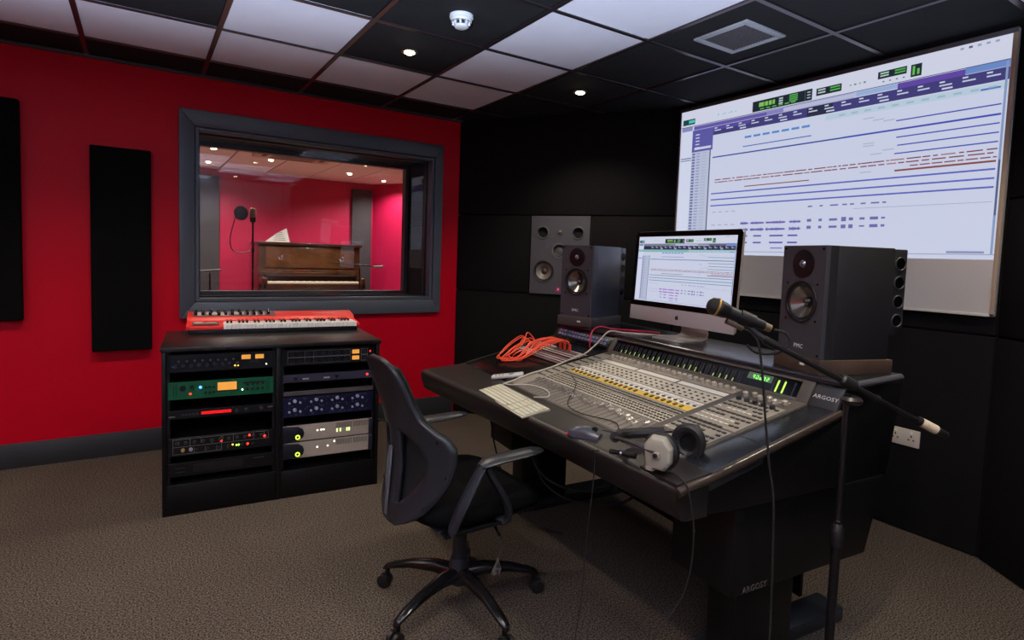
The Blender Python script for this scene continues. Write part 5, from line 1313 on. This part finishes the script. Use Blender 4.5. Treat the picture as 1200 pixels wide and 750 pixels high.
MB().tube([(-0.02,0,0.392),(-0.17,0,0.380),(-0.245,0,0.400),(-0.268,0,0.47),(-0.262,0,0.56)],0.022,10,flat=0.55).build('back_bracket', M_chp, ch)
MB().box(-0.283,0.022,0.53,0.004,0.020,0.24,RY(R(4))).build('spine_strip', mat('spine_grey',(96,102,112),0.35), bkr, bevel=0.001)
# arm rests
for sg in (-1,1):
    y = 0.262*sg
    rws = []
    for (x_,z_,w_,h_) in ((-0.085,0.632,0.020,0.014),(-0.06,0.640,0.034,0.022),(0.0,0.646,0.038,0.024),(0.08,0.648,0.038,0.022),(0.14,0.650,0.034,0.018),(0.165,0.650,0.020,0.010)):
        rws.append([(x_, y+w_*math.cos(k*PI/6), z_+h_/2*math.sin(k*PI/6)) for k in range(12)])
    ap_ = MB().loft(rws).build('armrest_pad', M_chp, ch, angle=60)
    MB().tube([(-0.075,y,0.630),(-0.105,y,0.58),(-0.150,y*0.99,0.50),(-0.170,y*0.92,0.43),(-0.150,y*0.80,0.405)],[0.020,0.024,0.026,0.022,0.018],10,flat=0.6).build('arm_support', M_chp, ch)
    MB().tube([(-0.06,y,0.625),(-0.02,y,0.56),(0.03,y*0.99,0.48),(0.045,y*0.92,0.42),(0.02,y*0.80,0.405)],[0.018,0.018,0.020,0.018,0.016],10,flat=0.6).build('arm_support', M_chp, ch)
    MB().box(-0.06,y*0.80,0.404,0.26,0.05,0.012).build('arm_bracket', M_black_m, ch, bevel=0.003)

# ------------------------------------------------------------------ cables under the desk
def cable(name, pts, r, label, m=M_rubber):
    o = MB().tube(pts, r, 8).build(name, m); return tag(o, label, 'cable')
cable('under_desk_cable', [(2.30,-1.90,0.60),(2.31,-1.93,0.42),(2.36,-1.98,0.20),(2.42,-2.05,0.05),(2.55,-2.2,0.008)],0.0045,'black cable dropping to the floor at the left end of the desk')
cable('under_desk_cable', [(2.50,-2.02,0.48),(2.42,-2.10,0.40),(2.40,-2.22,0.33),(2.46,-2.36,0.30),(2.55,-2.5,0.34),(2.62,-2.6,0.50)],0.006,'thick black cable sagging under the left half of the desk')
cable('under_desk_cable', [(2.55,-2.0,0.50),(2.44,-2.12,0.33),(2.45,-2.26,0.25),(2.53,-2.42,0.24),(2.62,-2.56,0.30),(2.66,-2.66,0.48)],0.006,'lowest black cable loop sagging under the desk')

# ------------------------------------------------------------------ added fill lamp, unseen behind the viewer, put in to brighten the ceiling
fl = thing('added_uplighter', 'added white bowl uplighter, unseen behind the viewer, brightening the ceiling', 'added fill lamp', (0.15, -4.85, 0))
MB().lathe([(0.0,0.0),(0.14,0.0),(0.14,0.015),(0.02,0.03),(0.0,0.03)],28).build('base', M_black_m, fl)
MB().cyl((0,0,0.03),(0,0,0.870),0.011,seg=14).build('pole', M_black_m, fl)
MB().lathe([(0.02,0.870),(0.08,0.900),(0.13,0.950),(0.155,1.005),(0.150,1.005),(0.125,0.955),(0.075,0.908),(0.0,0.885)],32).build('bowl', M_white, fl)
MB().lathe([(0.0,0.910),(0.02,0.910),(0.03,0.940),(0.02,0.970),(0.0,0.975)],16).build('bulb', mat('fill_bulb',(235,242,255),0.4,emit=12.0), fl)
ld = bpy.data.lights.new('fill_uplight', 'SPOT'); ld.energy = FILL_W; ld.color = FILL_COL; ld.spot_size = R(147); ld.spot_blend = 0.12; ld.shadow_soft_size = 0.05
lo = bpy.data.objects.new('fill_uplight', ld); COL.objects.link(lo); lo.parent = fl; lo.location = (0,0,1.02); lo.rotation_euler = (PI,0,0)
